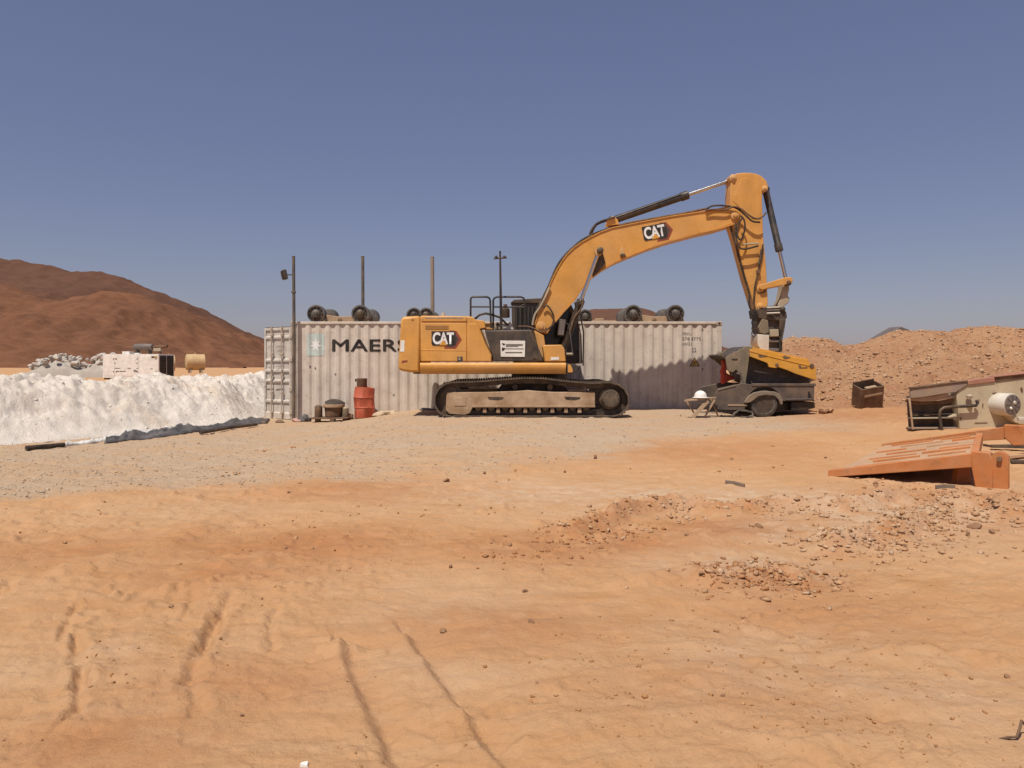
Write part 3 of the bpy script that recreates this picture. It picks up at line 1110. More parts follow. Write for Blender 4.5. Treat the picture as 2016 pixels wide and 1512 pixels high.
sheet('plastic_sheet', [(205, 873, 866), (250, 868, 860), (300, 864, 849), (335, 860, 842), (380, 852, 843), (430, 845, 837), (480, 838, 828), (525, 834, 826)], 'tarp', 'crumpled black plastic sheet along the foot of the white bank', 'plastic sheet', .012, 5, .13)
sheet('plastic_sheet', [(128, 879, 876), (180, 873, 868), (230, 866, 860), (290, 857, 851), (345, 848, 843)], 'tarp_white', 'narrow white plastic sheet beside the black sheet at the bank foot', 'plastic sheet', .01, 9, .06)
mb = MB()
mb.tube([gp(52, 888) + Vector((0, 0, .05)), gp(90, 884) + Vector((0, 0, .05)), gp(126, 881) + Vector((0, 0, .05))], .045, 10)
tag(mb.build('black_pipe', 'rubber'), 'short black pipe lying left of the plastic sheets', 'pipe')
mb = MB()
mb.tube([gp(395, 857) + Vector((0, 0, .06)), gp(450, 847) + Vector((0, 0, .06)), gp(505, 840) + Vector((0, 0, .06))], .04, 10)
tag(mb.build('dark_pipe', 'steel_dark'), 'long thin dark pipe lying in front of the black sheet by the container door', 'pipe')
# ================================================================== SHIPPING CONTAINER
YC = 21.6                                  # front side plane
CXL = (573 - CX) * YC / F
CXR = (1421 - CX) * YC / F
CZ1 = H + (HY - 633) * YC / F
CZ0 = CZ1 - 2.896
CW = 2.438
cont = thing('shipping_container', 'long pale grey corrugated shipping container behind the excavator, left door open', 'container', ((CXL + CXR) / 2, YC + CW / 2, CZ0))

pitch = 0.278
flat_o, slope, flat_i, dep = 0.072, 0.068, 0.070, 0.036


def corr(x):
    """depth of the side panel behind its outer face"""
    t = (x - CXL - 0.16) % pitch
    if t < flat_o:
        return 0
    t -= flat_o
    if t < slope:
        return dep * t / slope
    t -= slope
    if t < flat_i:
        return dep
    t -= flat_i
    return dep * (1 - t / slope)


BREAKS = []
x = CXL + 0.16 - pitch
while x < CXR:
    for b in (0, flat_o, flat_o + slope, flat_o + slope + flat_i):
        BREAKS.append(x + b)
    x += pitch
BREAKS = [b for b in BREAKS if CXL + .12 < b < CXR - .12]
SIDE_Y = YC + 0.018


def corr_panel(name, y, sgn, mat):
    xs = [CXL + .12] + BREAKS + [CXR - .12]
    zs = [CZ0 + .14, CZ1 - .07]
    # small dents
    vs, fs = [], []
    nz = 14
    rr = np.random.RandomState(8)
    for j in range(nz):
        z = zs[0] + (zs[1] - zs[0]) * j / (nz - 1)
        for xx in xs:
            dent = .010 * float(fbm(np.array([xx]), np.array([z]), .9, 3, 130)[0])
            vs.append((xx, y + sgn * (corr(xx) + dent), z))
    n = len(xs)
    for j in range(nz - 1):
        for i in range(n - 1):
            fs.append((j * n + i, j * n + i + 1, (j + 1) * n + i + 1, (j + 1) * n + i))
    mb = MB().add(vs, fs)
    return mb.build(name, mat, cont, smooth=20)


sp = corr_panel('side_panel', SIDE_Y, 1, 'container')
corr_panel('side_panel', YC + CW - 0.018, -1, 'container')
mb = MB()
mb.box(((CXL + CXR) / 2, YC + .03, CZ1 - .035), (CXR - CXL - .3, .06, .07))
mb.build('top_rail', 'container', cont, .008)
mb = MB()
mb.box(((CXL + CXR) / 2, YC + CW - .03, CZ1 - .035), (CXR - CXL - .3, .06, .07))
mb.build('top_rail', 'container', cont, .008)
for yy in (YC + .04, YC + CW - .04):
    mb = MB()
    mb.box(((CXL + CXR) / 2, yy, CZ0 + .07), (CXR - CXL - .3, .08, .14))
    mb.build('bottom_rail', 'container', cont, .008)
for ix, xx in enumerate((CXL + .07, CXR - .07)):
    for yy in (YC + .07, YC + CW - .07):
        mb = MB()
        mb.box((xx, yy, (CZ0 + CZ1) / 2), (.14, .14, CZ1 - CZ0 - .24))
        mb.build('corner_post', 'container_post' if ix == 0 else 'container', cont, .008)
        for zz in (CZ0 + .059, CZ1 - .056):
            mb = MB()
            mb.box((xx, yy, zz), (.162, .166, .118))
            c = mb.build('corner_casting', 'container_post', cont, .012)
            mb = MB()
            fy = -1 if yy < YC + 1 else 1
            mb.lathe([(.034, 0), (.034, .006)], (xx, yy + fy * .081, zz), (0, fy, 0), 12)
            mb.build('lashing_hole', 'black', c)
# roof with cross ribs
xs = np.arange(CXL + .12, CXR - .12, .075)
vs, fs = [], []
for j, yy in enumerate((YC + .05, YC + CW - .05)):
    for i, xx in enumerate(xs):
        vs.append((xx, yy, CZ1 - .025 + (.012 if i % 4 < 2 else -.008)))
n = len(xs)
fs = [(i, i + 1, n + i + 1, n + i) for i in range(n - 1)]
MB().add(vs, fs).build('roof', 'container', cont, smooth=20)
mb = MB()
mb.box(((CXL + CXR) / 2, YC + CW / 2, CZ0 + .15), (CXR - CXL - .2, CW - .1, .03))
mb.build('floor', 'wood', cont)
# right end wall
mb = MB()
ys = []
for k in range(9):
    ys += [YC + .14 + k * .24, YC + .14 + k * .24 + .09, YC + .14 + k * .24 + .13, YC + .14 + k * .24 + .21]
ys = [y for y in ys if y < YC + CW - .13]
vs = []
for zz in (CZ0 + .12, CZ1 - .08):
    for k, yy in enumerate(ys):
        vs.append((CXR - .03 - (.04 if k % 4 in (2, 3) else 0), yy, zz))
n = len(ys)
mb.add(vs, [(i, i + 1, n + i + 1, n + i) for i in range(n - 1)])
mb.build('end_wall', 'container', cont, smooth=20)
mb = MB()
mb.box((CXR - .05, YC + CW / 2, CZ1 - .06), (.09, CW - .3, .1))
mb.build('end_header', 'container', cont, .008)
mb = MB()
mb.box((CXL + .06, YC + CW / 2, CZ1 - .06), (.1, CW - .3, .11))
mb.build('door_header', 'container', cont, .008)
mb = MB()
mb.box((CXL + .06, YC + CW / 2, CZ0 + .06), (.1, CW - .3, .11))
mb.build('door_sill', 'container', cont, .008)


# doors: one leaf swung open towards the left, the other closed
def door(hinge, ang, label=None, hx=0.0):
    """leaf built along local +X (0..1.14), outer face local -Y, then turned about the hinge"""
    wd, hd = 1.13, 2.62
    leaf = bpy.data.objects.new('door', None)
    COL.objects.link(leaf)
    rot = Matrix.Rotation(ang, 4, 'Z')
    o0 = root_loc(cont)

    def bld(mb, name, mat, parent, bevel=0):
        me = mb.mesh(name, (0, 0, 0), 30)
        o = put(name, me, mat, parent, bevel)
        return o
    # panel as the part itself, corrugated horizontally
    prof = []
    z = 0.1
    zs = [(0.0, 0), (.10, 0)]
    bands = [(.12, .40), (.62, 1.02), (1.12, 1.22), (1.30, 1.45), (1.55, 1.63), (1.72, 2.28)]
    rows = [(0, 0)]
    cuts = [.16, .44, .52, 1.02, 1.10, 1.32, 1.40, 1.62, 1.70, 2.28, 2.36, 2.52]
    st = 0
    rows += [(cuts[0], 0)]
    for k in range(1, len(cuts)):
        st = 1 - st
        rows += [(cuts[k - 1] + .03, .042 * st), (cuts[k] - .0, .042 * st)]
    rows += [(2.55, 0), (hd, 0)]
    vs, fs = [], []
    for zz, dpt in rows:
        vs += [(.05, dpt, zz), (wd - .05, dpt, zz)]
    fs = [(2 * i, 2 * i + 1, 2 * i + 3, 2 * i + 2) for i in range(len(rows) - 1)]
    back = len(vs)
    vs += [(.05, .06, 0), (wd - .05, .06, 0), (wd - .05, .06, hd), (.05, .06, hd)]
    fs.append((back, back + 3, back + 2, back + 1))
    mb = MB().add(vs, fs)
    me = mb.mesh('door', (0, 0, 0), 20)
    bpy.data.objects.remove(leaf, do_unlink=True)
    leaf = put('door', me, 'container_door', cont)
    leaf.location = Vector(hinge) - o0
    leaf.rotation_euler = (0, 0, ang)
    mb = MB()
    mb.box((.03, .03, hd / 2), (.06, .065, hd))
    bld(mb, 'door_edge', 'container_door', leaf, .006)
    mb = MB()
    mb.box((wd - .03, .03, hd / 2), (.06, .065, hd))
    bld(mb, 'door_edge', 'container_door', leaf, .006)
    mb = MB()
    for c, s in (((wd / 2, .035, hd + .008), (wd, .03, .02)), ((wd / 2, .035, -.008), (wd, .03, .02)), ((wd + .008, .035, hd / 2), (.02, .03, hd)), ((-.008, .035, hd / 2), (.02, .03, hd))):
        mb.box(c, s)
    bld(mb, 'gasket', 'gasket', leaf)
    for xr in (.36, .80):
        mb = MB()
        mb.tube([(xr, -.045, -.05), (xr, -.045, hd + .05)], .019, 10)
        rd = bld(mb, 'lock_rod', 'container_post', leaf)  # darker paint on the rods stands in for their shadow lines
        for zz in (.18, .75, 1.25, 1.85, 2.42):
            mb = MB()
            mb.box((xr, -.03, zz), (.10, .07, .06))
            b = put('rod_bracket', mb.mesh('rod_bracket'), 'container_post', leaf, .006)
        mb = MB()
        mb.bar((xr, -.075, 1.08), (xr - .34, -.075, 1.05), .012, .035, (0, 1, 0))
        put('lock_handle', mb.mesh('lock_handle'), 'container_post', leaf, .004)
    for zz in (.2, .85, 1.7, 2.35):
        mb = MB()
        mb.box((-.02 if hx == 0 else hx + .02, .0, zz), (.10, .05, .12))
        put('hinge', mb.mesh('hinge'), 'container_post', leaf, .008)
    if label:
        leaf['label'] = label
    return leaf


# open leaf: runs from the near left corner to the left, turned a little away from the camera
hz = CZ0 + .12
dl = door((CXL - .02, YC + .03, hz), 0, None, 1.13)
# mirrored leaf: local +X must point left/away from camera with the outer face towards the camera
dl.rotation_euler = (0, 0, -R(33))
dl.location = Vector((CXL - .02 - 1.13 * math.cos(R(33)), YC + .03 + 1.13 * math.sin(R(33)), hz)) - root_loc(cont)
dl['label'] = 'open container door leaf with two lock rods'
# closed far leaf across the door end
d2 = door((CXL + .02, YC + CW - .1, hz), -R(90))
# the leaf lettering
for txt, px, py, w, h in (('MRKU', .20, 2.06, .16, .07), ('278877 5', .62, 2.06, .42, .07), ('45G1', .58, 1.93, .16, .06), ('MAX GROSS', .60, 1.50, .34, .04), ('TARE', .50, 1.42, .16, .04), ('NET', .16, 1.46, .14, .04)):
    me = rot_text(text_mesh(txt, .1), w, h)
    o = put('door_lettering', me, 'ink_worn', dl)
    o.location = (px + .08, .038 if 1.70 < py < 2.28 else -.004, py)
    if 1.40 < py < 1.62:
        o.location.y = -.004
    if py > 1.7:
        o.location.y = -.004

# lettering and marks that follow the corrugation of the side


def on_side(me, name, cx, cz, mat, off):
    bm = bmesh.new()
    bm.from_mesh(me)
    for v in bm.verts:
        v.co.x += cx
        v.co.z += cz
        v.co.y = 0
    x0 = min(v.co.x for v in bm.verts)
    x1 = max(v.co.x for v in bm.verts)
    for b in BREAKS:
        if x0 < b < x1:
            g = list(bm.verts) + list(bm.edges) + list(bm.faces)
            bmesh.ops.bisect_plane(bm, geom=g, plane_co=(b, 0, 0), plane_no=(1, 0, 0))
    for v in bm.verts:
        dent = .010 * float(fbm(np.array([v.co.x]), np.array([v.co.z]), .9, 3, 130)[0])
        v.co.y = SIDE_Y + corr(v.co.x) + dent - off
    o0 = root_loc(cont)
    bmesh.ops.translate(bm, verts=bm.verts, vec=-o0)
    me2 = bpy.data.meshes.new(name)
    bm.to_mesh(me2)
    bm.free()
    return put(name, me2, mat, cont)


def side_pt(px, py):
    return ((px - CX) * YC / F, H + (HY - py) * YC / F)


cx_, cz_ = side_pt(746, 680)
for dx_, dz_, of_ in ((-.016, 0, .007), (.016, 0, .0085), (0, .008, .010), (0, -.008, .0115)):
    me = rot_text(text_mesh('MAERSK', .4, 0, 0, 1.05), 184 * YC / F, 23.5 * YC / F)
    o = on_side(me, 'lettering', cx_ + dx_, cz_ + dz_, 'ink', of_)
o['label'] = 'large black MAERSK lettering'


def poly_mesh(poly):
    me = bpy.data.meshes.new('mark')
    me.from_pydata([(x, 0, z) for x, z in poly], [], [tuple(range(len(poly)))])
    return me


cx_, cz_ = side_pt(621, 679)
hw, hh, rr_ = .245, .31, .05
sq = []
for sx, sz, a0 in ((1, 1, 0), (-1, 1, 90), (-1, -1, 180), (1, -1, 270)):
    for k in range(5):
        a = R(a0 + k * 22.5)
        sq.append((sx * (hw - rr_) + rr_ * math.cos(a), sz * (hh - rr_) + rr_ * math.sin(a)))
on_side(poly_mesh(sq), 'logo_field', cx_, cz_, 'logo_cyan', .007)
star = []
for k in range(14):
    a = R(90 + k * 180 / 7)
    r = .20 if k % 2 == 0 else .085
    star.append((r * math.cos(a) * .95, r * math.sin(a) * 1.1))
on_side(poly_mesh(star), 'logo_star', cx_, cz_, 'logo_white', .011)
for txt, px, py, w, h in (('MRKU', 1353, 657, 17, 6), ('278 8775', 1362, 667, 36, 6), ('45G1', 1353, 677, 17, 6), ('22', 1367, 689, 9, 8)):
    a_, b_ = side_pt(px, py)
    on_side(rot_text(text_mesh(txt, .1), w * YC / F, h * YC / F), 'small_lettering', a_, b_, 'ink_worn', .007)
a_, b_ = side_pt(1368, 713)
on_side(poly_mesh([(-.15, -.12), (.15, -.12), (0, .15)]), 'hazard_border', a_, b_, 'ink', .007)
on_side(poly_mesh([(-.115, -.10), (.115, -.10), (0, .105)]), 'hazard_sign', a_, b_, 'hazard', .010)
on_side(poly_mesh([(-.02, -.07), (.035, -.02), (.0, -.02), (.02, .05), (-.03, -.01), (.003, -.015)]), 'hazard_bolt', a_, b_, 'ink', .013)
for px, py in ((1384, 649), (1384, 702), (1384, 727), (660, 737), (620, 725), (610, 722), (775, 778)):
    a_, b_ = side_pt(px, py)
    me = rot_text(text_mesh('.', .3), .045, .07)
    on_side(me, 'scuff_mark', a_, b_, 'ink_worn', .007)
# ================================================================== POLES
def pole(px, ptop, d, r, mat, label, base=None, n=10):
    a = P(px, ptop, d)
    b = Vector((a.x, d, gz(a.x, d) - .1 if base is None else base))
    t = thing('pole', label, 'pole', b)
    mb = MB()
    mb.tube([b, b.lerp(a, .5) + Vector((.012, 0, 0)), a], [r, r * .96, r * .9], n)
    mb.build('shaft', mat, t)
    mb = MB()
    mb.lathe([(r * .92, 0), (r * 1.0, .02), (r * .6, .03)], a, (0, 0, 1), n)
    mb.build('cap', mat, t)
    return t


t = pole(578, 506, 21.42, .048, 'pole', 'dark steel pole carrying a floodlight at the container corner')
mb = MB()
c = P(578, 575, 21.42)
mb.box((c.x, 21.42, c.z), (.11, .11, .05))
mb.build('clamp', 'pole', t, .006)
mb = MB()
b0 = P(574, 588, 21.38)
fl = thing('floodlight', 'small dark floodlight on the pole at the container corner', 'floodlight', P(560, 541, 21.3))
mb.tube([P(576, 541, 21.40), P(566, 541, 21.34)], .016, 8)
mb.build('bracket', 'steel_dark', fl)
mb = MB()
c = P(560, 541, 21.3)
rot = Matrix.Rotation(R(-12), 3, 'Y') @ Matrix.Rotation(R(35), 3, 'Z')
mb.box(c, (.12, .17, .27), rot)
mb.build('housing', 'steel_dark', fl, .02)
mb = MB()
mb.box(c + rot @ Vector((-.066, 0, 0)), (.012, .14, .22), rot)
mb.build('lens', 'glass', fl)
pole(714, 506, 24.25, .055, 'pole', 'dark bare pole behind the container, second from the left')
pole(851, 507, 24.30, .065, 'pole_tan', 'tan wooden pole behind the container above the excavator body')

# ================================================================== AXLE BOGIES on the container roof
HUB_ME = {}


def hub_parts(parent, c, r, seed):
    """wheel hub facing the camera (-Y): drum, flange, cap, studs"""
    rr = random.Random(seed)
    mb = MB()
    mb.lathe([(r * .55, .34), (r * .95, .30), (r * .97, .10), (r, .07), (r, 0), (r * .82, -.01), (r * .78, .03), (r * .50, .03)], c, (0, 1, 0), 28)
    dr = mb.build('brake_drum', 'hub', parent)
    mb = MB()
    mb.lathe([(r * .5, .04), (r * .46, -.05), (r * .33, -.07), (r * .30, -.13), (r * .2, -.15)], c, (0, 1, 0), 20)
    mb.build('hub_cap', 'hub' if rr.random() < .6 else 'steel_dark', dr)
    for k in range(10):
        a = 2 * math.pi * (k + rr.random() * .1) / 10
        p = c + Vector((math.cos(a) * r * .66, 0, math.sin(a) * r * .66))
        mb = MB()
        mb.lathe([(.018, .03), (.018, -.045), (.012, -.05)], p, (0, 1, 0), 6)
        mb.build('stud', 'steel_dark', dr)
    return dr


def bogie(pxs, py, label, d=21.95, r=.255, beam=True, seed=0, dz=(0, 0)):
    cs = [P(px, py, d) for px in pxs]
    roof = CZ1 - .02
    cs = [Vector((c.x, d, roof + r + .012 + dz[i % 2])) for i, c in enumerate(cs)]
    t = thing('axle_bogie', label, 'truck axle', (sum(c.x for c in cs) / len(cs), d + .6, roof), 'truck axles stored on the container roof')
    for k, c in enumerate(cs):
        hub_parts(t, c, r, seed + k)
        mb = MB()
        mb.tube([c + Vector((0, .2, 0)), c + Vector((0, .5, 0)), c + Vector((0, 1.3, 0)), c + Vector((0, 1.75, 0))], [.09, .075, .075, .09], 12)
        mb.build('axle_tube', 'rust', t)
        mb = MB()
        c2 = c + Vector((0, 1.5, 0))
        mb.lathe([(r * .55, 0), (r * .95, .04), (r * .97, .24), (r, .27), (r, .34), (r * .5, .35)], c2, (0, 1, 0), 24)
        mb.build('brake_drum', 'hub', t)
        # brake bracket hanging in front of the drum
        mb = MB()
        mb.prism([(c.x - .02, c.z - .02), (c.x + .20, c.z - .06), (c.x + .27, roof + .012), (c.x + .04, roof + .012), (c.x - .12, c.z - .14)], d + .02, d + .12)
        mb.build('bracket', 'rust', t, .01)
    if beam:
        a, b = cs[0], cs[-1]
        mb = MB()
        zt = roof + .225
        mb.prism([(a.x + .24, roof + .012), (b.x - .16, roof + .012), (b.x - .16, zt - .02), ((a.x + b.x) / 2, zt - .03), (a.x + .26, zt + .02)], d + .16, d + .42)
        mb.build('equaliser_beam', 'beam_tan', t, .015)
        mb = MB()
        m = a.lerp(b, .52)
        pts = [Vector((m.x + .05 * math.cos(R(q)), d + .13, roof + .08 + .05 * math.sin(R(q)))) for q in range(-40, 250, 30)]
        mb.tube(pts, .014, 6)
        mb.build('hook', 'rust', t)
    return t


bogie([622, 709], 612, 'pair of greasy hubs with tan beam, left end of the container roof', seed=1)
bogie([815, 839], 612, 'two overlapping hubs on the roof just behind the counterweight', d=22.2, r=.225, beam=False, seed=5)
bogie([1120, 1152], 620, 'low hubs on the roof right behind the excavator boom foot', d=22.2, r=.20, beam=False, seed=9)
bogie([1247, 1330], 612, 'pair of greasy hubs with tan beam, right end of the container roof', seed=13)
mb = MB()
a = P(1165, 631, 22.0)
mb.bar(Vector((a.x, 22.0, CZ1 + .03)), Vector((a.x + .7, 22.0, CZ1 + .02)), .16, .06, (0, 1, 0))
mb.bar(Vector((a.x + .1, 22.05, CZ1 + .08)), Vector((a.x + .35, 22.0, CZ1 + .09)), .12, .06, (0, 1, 0))
tag(mb.build('scrap_plank', 'beam_tan', None, .01), 'tan scrap planks on the container roof right of the boom', 'plank')

# ================================================================== EXCAVATOR
ZE = 0.30
YN, YF = 18.20, 21.0          # outer faces of the near and far tracks
YM = 19.6                     # centre plane
ex = thing('excavator', 'yellow tracked excavator with raised boom standing in front of the container', 'excavator', ((1047 - CX) * YM / F, YM, ZE))


def T(pts, d, zoom):
    return XZ(pts, d, zoom)


Z1 = (3.877, 760, 560)
Z2 = (3.36, 1020, 320)
Z3 = (6.72, 780, 560)
Z4 = (3.977, 1400, 320)
Z5 = (4.723, 1380, 520)

# ---- tracks
trk = T([(372, 885), (378, 840), (410, 790), (455, 758), (500, 748), (700, 742), (850, 730), (1000, 718), (1100, 716), (1200, 718), (1400, 742), (1560, 755), (1640, 752), (1700, 748),
         (1770, 762), (1820, 800), (1848, 850), (1852, 900), (1840, 950), (1800, 985), (1740, 1003), (1400, 1006), (1000, 1006), (660, 1006), (480, 1004), (420, 985), (385, 940)], YN, Z1)
cz = [p[1] for p in trk]
shift = ZE + .028 - min(cz)
trk = [(x, z + shift * (1 if z < ZE + .5 else .6)) for x, z in trk]
trk = trk[::-1]      # run so that the outside lies on the left of travel


def resample(pl, step):
    pts = [Vector((a, 0, b)) for a, b in pl]
    pts.append(pts[0])
    L = [0]
    for a, b in zip(pts[:-1], pts[1:]):
        L.append(L[-1] + (b - a).length)
    n = int(round(L[-1] / step))
    out = []
    for i in range(n):
        s = L[-1] * i / n
        k = max(j for j in range(len(L)) if L[j] <= s + 1e-9)
        k = min(k, len(pts) - 2)
        f = (s - L[k]) / (L[k + 1] - L[k])
        out.append((pts[k].lerp(pts[k + 1], f), (pts[k + 1] - pts[k]).normalized()))
    # smooth the directions
    res = []
    for i in range(n):
        d = (out[(i + 1) % n][0] - out[i - 1][0]).normalized()
        res.append((out[i][0], d))
    return res


shoe_mb = MB()
shoe_mb.box((0, 0, 0), (.182, .60, .026))
for dx in (-.062, 0, .062):
    shoe_mb.box((dx, 0, .024), (.022, .596, .026))
shoe_me = shoe_mb.mesh('track_shoe', (0, 0, 0), 30)
shoe_me.materials.append(M['track_steel'])
link_mb = MB()
link_mb.prism([(-.115, -.02), (-.10, -.11), (-.03, -.13), (.06, -.13), (.11, -.10), (.115, -.02)], -.10, .10)
link_me = link_mb.mesh('track_link', (0, 0, 0), 30)
link_me.materials.append(M['chain'])
cxt = sum(p[0] for p in trk) / len(trk)
czt = sum(p[1] for p in trk) / len(trk)


def build_track(yo, sgn):
    yc = yo + sgn * .30
    # side frame is the part, everything else hangs under it
    fr = T([(460, 822), (780, 822), (1000, 815), (1080, 808), (1160, 815), (1280, 822), (1598, 822), (1600, 930), (1560, 942), (660, 942), (640, 985), (600, 1000), (480, 992), (452, 960)], YN, Z1)
    mb = MB()
    mb.prism(fr, yo + sgn * .10, yo + sgn * .50)
    t = mb.build('track_frame', 'frame_dusty', ex, .015)
    # ledge over the rollers
    mb = MB()
    a, b = T([(655, 930), (1600, 930)], YN, Z1)
    mb.box(((a[0] + b[0]) / 2, yo + sgn * .09, a[1] - .01), (b[0] - a[0], .05, .04))
    mb.build('roller_guard', 'frame_dusty', t, .006)
    for cxp in (835, 1425):
        q = T([(cxp - 62, 858), (cxp + 62, 862), (cxp + 55, 876), (cxp + 20, 884), (cxp - 50, 880)], YN, Z1)
        mb = MB()
        mb.prism(q, yo + sgn * .094, yo + sgn * .12)
        mb.build('frame_slot', 'chain', t)
    q = T([(520, 860), (610, 860), (610, 930), (520, 930)], YN, Z1)
    mb = MB()
    mb.prism(q, yo + sgn * .088, yo + sgn * .11)
    mb.build('idler_cover', 'frame_dusty', t, .008)
    # vertical guard struts and bottom strip
    for k in range(9):
        c = T([(700 + k * 104, 965)], YN, Z1)[0]
        mb = MB()
        mb.lathe([(.05, -.19), (.085, -.17), (.085, -.06), (.065, -.05), (.065, .05), (.085, .06), (.085, .17), (.05, .19)], (c[0], yc, ZE + .235), (0, 1, 0), 16)
        mb.build('track_roller', 'track_steel', t)
        if k < 8:
            mb = MB()
            mb.box((c[0] + 52 / 3.877 * YN / F, yo + sgn * .12, c[1] + .0), (.09, .04, .11))
            mb.build('guard_strut', 'frame_dusty', t, .005)
    for px in (985, 1255):
        c = T([(px, 790)], YN, Z1)[0]
        mb = MB()
        mb.lathe([(.06, -.16), (.07, -.15), (.07, .15), (.06, .16)], (c[0], yc, c[1] + .02), (0, 1, 0), 14)
        mb.box((c[0], yc, c[1] - .06), (.1, .12, .14))
        mb.build('carrier_roller', 'chain', t)
    # idler
    c = T([(500, 880)], YN, Z1)[0]
    mb = MB()
    mb.lathe([(.10, -.12), (.30, -.10), (.33, -.09), (.33, -.05), (.30, -.04), (.30, .04), (.33, .05), (.33, .09), (.30, .10), (.10, .12)], (c[0], yc, c[1] + .0), (0, 1, 0), 28)
    mb.build('idler_wheel', 'track_steel', t)
    # sprocket with teeth and final drive
    c = T([(1718, 872)], YN, Z1)[0]
    C = Vector((c[0], yc, c[1]))
    mb = MB()
    prof = []
    nt_ = 22
    for k in range(nt_ * 4):
        r = (.37, .37, .30, .30)[k % 4]
        a = 2 * math.pi * k / (nt_ * 4)
        prof.append((C.x + r * math.cos(a), C.z + r * math.sin(a)))
    mb.prism(prof, yc - .04, yc + .04)
    spk = mb.build('sprocket', 'chain', t)
    mb = MB()
    o_ = Vector((C.x, yo + sgn * .02, C.z))
    mb.lathe([(.27, .30), (.27, .16), (.225, .12), (.215, .03), (.20, .0), (.12, -.005)], o_, (0, sgn, 0), 28)
    mb.build('final_drive', 'track_steel', spk)
    for k in range(12):
        a = 2 * math.pi * k / 12
        mb = MB()
        mb.lathe([(.016, .02), (.016, -.012)], Vector((C.x + .172 * math.cos(a), o_.y, C.z + .172 * math.sin(a))), (0, sgn, 0), 6)
        mb.build('drive_bolt', 'chain', spk)
    # chain and shoes
    for p, d in resample(trk, .19):
        up = Vector((d.z, 0, -d.x))
        if up.dot(Vector((p.x - cxt, 0, p.z - czt))) < 0:
            up = -up
        yv = up.cross(d)
        m3 = Matrix((d, yv, up)).transposed()
        for nm, me_ in (('track_shoe', shoe_me), ('track_link', link_me)):
            o = bpy.data.objects.new(nm, me_)
            COL.objects.link(o)
            o.parent = t
            o.location = Vector((p.x, yc, p.z)) - root_loc(ex)
            o.rotation_euler = m3.to_euler()
    return t


build_track(YN, 1)
build_track(YF, -1)
# ---- undercarriage centre and slew ring
mb = MB()
xc = (1047 - CX) * YM / F
mb.prism([(xc - 1.0, ZE + .45), (xc - .7, ZE + .85), (xc + .7, ZE + .85), (xc + 1.0, ZE + .45), (xc + .8, ZE + .40), (xc - .8, ZE + .40)], YN + .5, YF - .5)
mb.build('undercarriage', 'chain', ex, .02)
mb = MB()
zb = H + (HY - 737) * 18.9 / F
mb.lathe([(.72, 0), (.72, zb - ZE - .80 + .06)], (xc + .2, YM, ZE + .80), (0, 0, 1), 40)
mb.build('slew_ring', 'chain', ex)

# ---- upper structure
YH0, YH1 = 18.32, 20.88


def panel(name, pts, zoom, y0, y1, mat, bevel=.02, parent=None, d=None):
    mb = MB()
    mb.prism(T(pts, d if d else y0, zoom), y0, y1)
    return mb.build(name, mat, parent or ex, bevel)


# counterweight with rounded underside
mb = MB()
cwp = T([(60, 470), (75, 435), (110, 425), (312, 412), (312, 1165), (200, 1165), (90, 1150), (40, 1130), (22, 1105), (30, 960), (42, 800), (52, 600)], YH0, Z3)
mb.prism(cwp, YH0, YH1)
cw = mb.build('counterweight', 'yellow', ex, .06)
mb = MB()
mb.prism(T([(58, 740), (112, 740), (108, 890), (52, 890)], YH0, Z3), YH0 - .006, YH0 + .01)
mb.build('reflector', 'sign_white', cw, .003)
mb = MB()
mb.prism(T([(75, 1008), (150, 1003), (150, 1025), (70, 1040)], YH0, Z3), YH0 - .005, YH0 + .01)
mb.build('red_decal', 'logo_red', cw)
for p_ in ((215, 455), (345, 455)):
    c = T([p_], YH0, Z3)[0]
    mb = MB()
    mb.lathe([(.03, .02), (.03, -.015), (.015, -.02)], (c[0], YH0, c[1]), (0, 1, 0), 10)
    mb.build('lug', 'yellow_dusty', cw)
# engine hood core
hood = panel('engine_hood', [(318, 412), (960, 420), (1020, 430), (1112, 600), (1180, 780), (1262, 930), (1266, 1022), (318, 1022)], Z3, YH0 + .02, YH1 - .02, 'yellow', .03)
# hood roof ridge with long vent
mb = MB()
mb.prism(T([(330, 420), (935, 428), (935, 490), (330, 490)], YH0, Z3), YH0 - .012, YH0 + .05)
mb.build('hood_rim', 'yellow', hood, .015)
mb = MB()
mb.prism(T([(385, 430), (880, 432), (880, 455), (385, 452)], YH0, Z3), YH0 - .018, YH0 + .0)
mb.build('hood_vent', 'frame_dusty', hood, .004)
# service door
dr = panel('service_door', [(330, 508), (930, 508), (930, 1015), (330, 1015)], Z3, YH0 - .004, YH0 + .05, 'yellow', .012, hood, YH0)
mb = MB()
mb.prism(T([(330, 862), (930, 868), (930, 880), (330, 874)], YH0, Z3), YH0 - .010, YH0)
mb.build('door_crease', 'yellow', dr, .004)
mb = MB()
mb.prism(T([(385, 540), (692, 540), (692, 592), (385, 592)], YH0, Z3), YH0 - .009, YH0)
gr = mb.build('air_grille', 'frame_dusty', dr)
for k in range(5):
    mb = MB()
    mb.prism(T([(388, 543 + k * 10), (690, 543 + k * 10), (690, 547 + k * 10), (388, 547 + k * 10)], YH0, Z3), YH0 - .016, YH0 - .006)
    mb.build('grille_slat', 'yellow', gr)
mb = MB()
mb.prism(T([(808, 955), (880, 955), (880, 1018), (808, 1018)], YH0, Z3), YH0 - .012, YH0)
mb.build('latch', 'charcoal', dr, .004)
mb = MB()
mb.prism(T([(825, 968), (850, 968), (850, 1000), (825, 1000)], YH0, Z3), YH0 - .018, YH0 - .01)
mb.build('latch_key', 'beige', dr)
panel('pump_door', [(948, 520), (1060, 520), (1108, 610), (1172, 785), (1252, 935), (1256, 1015), (948, 1015)], Z3, YH0 - .003, YH0 + .05, 'yellow', .012, hood, YH0)

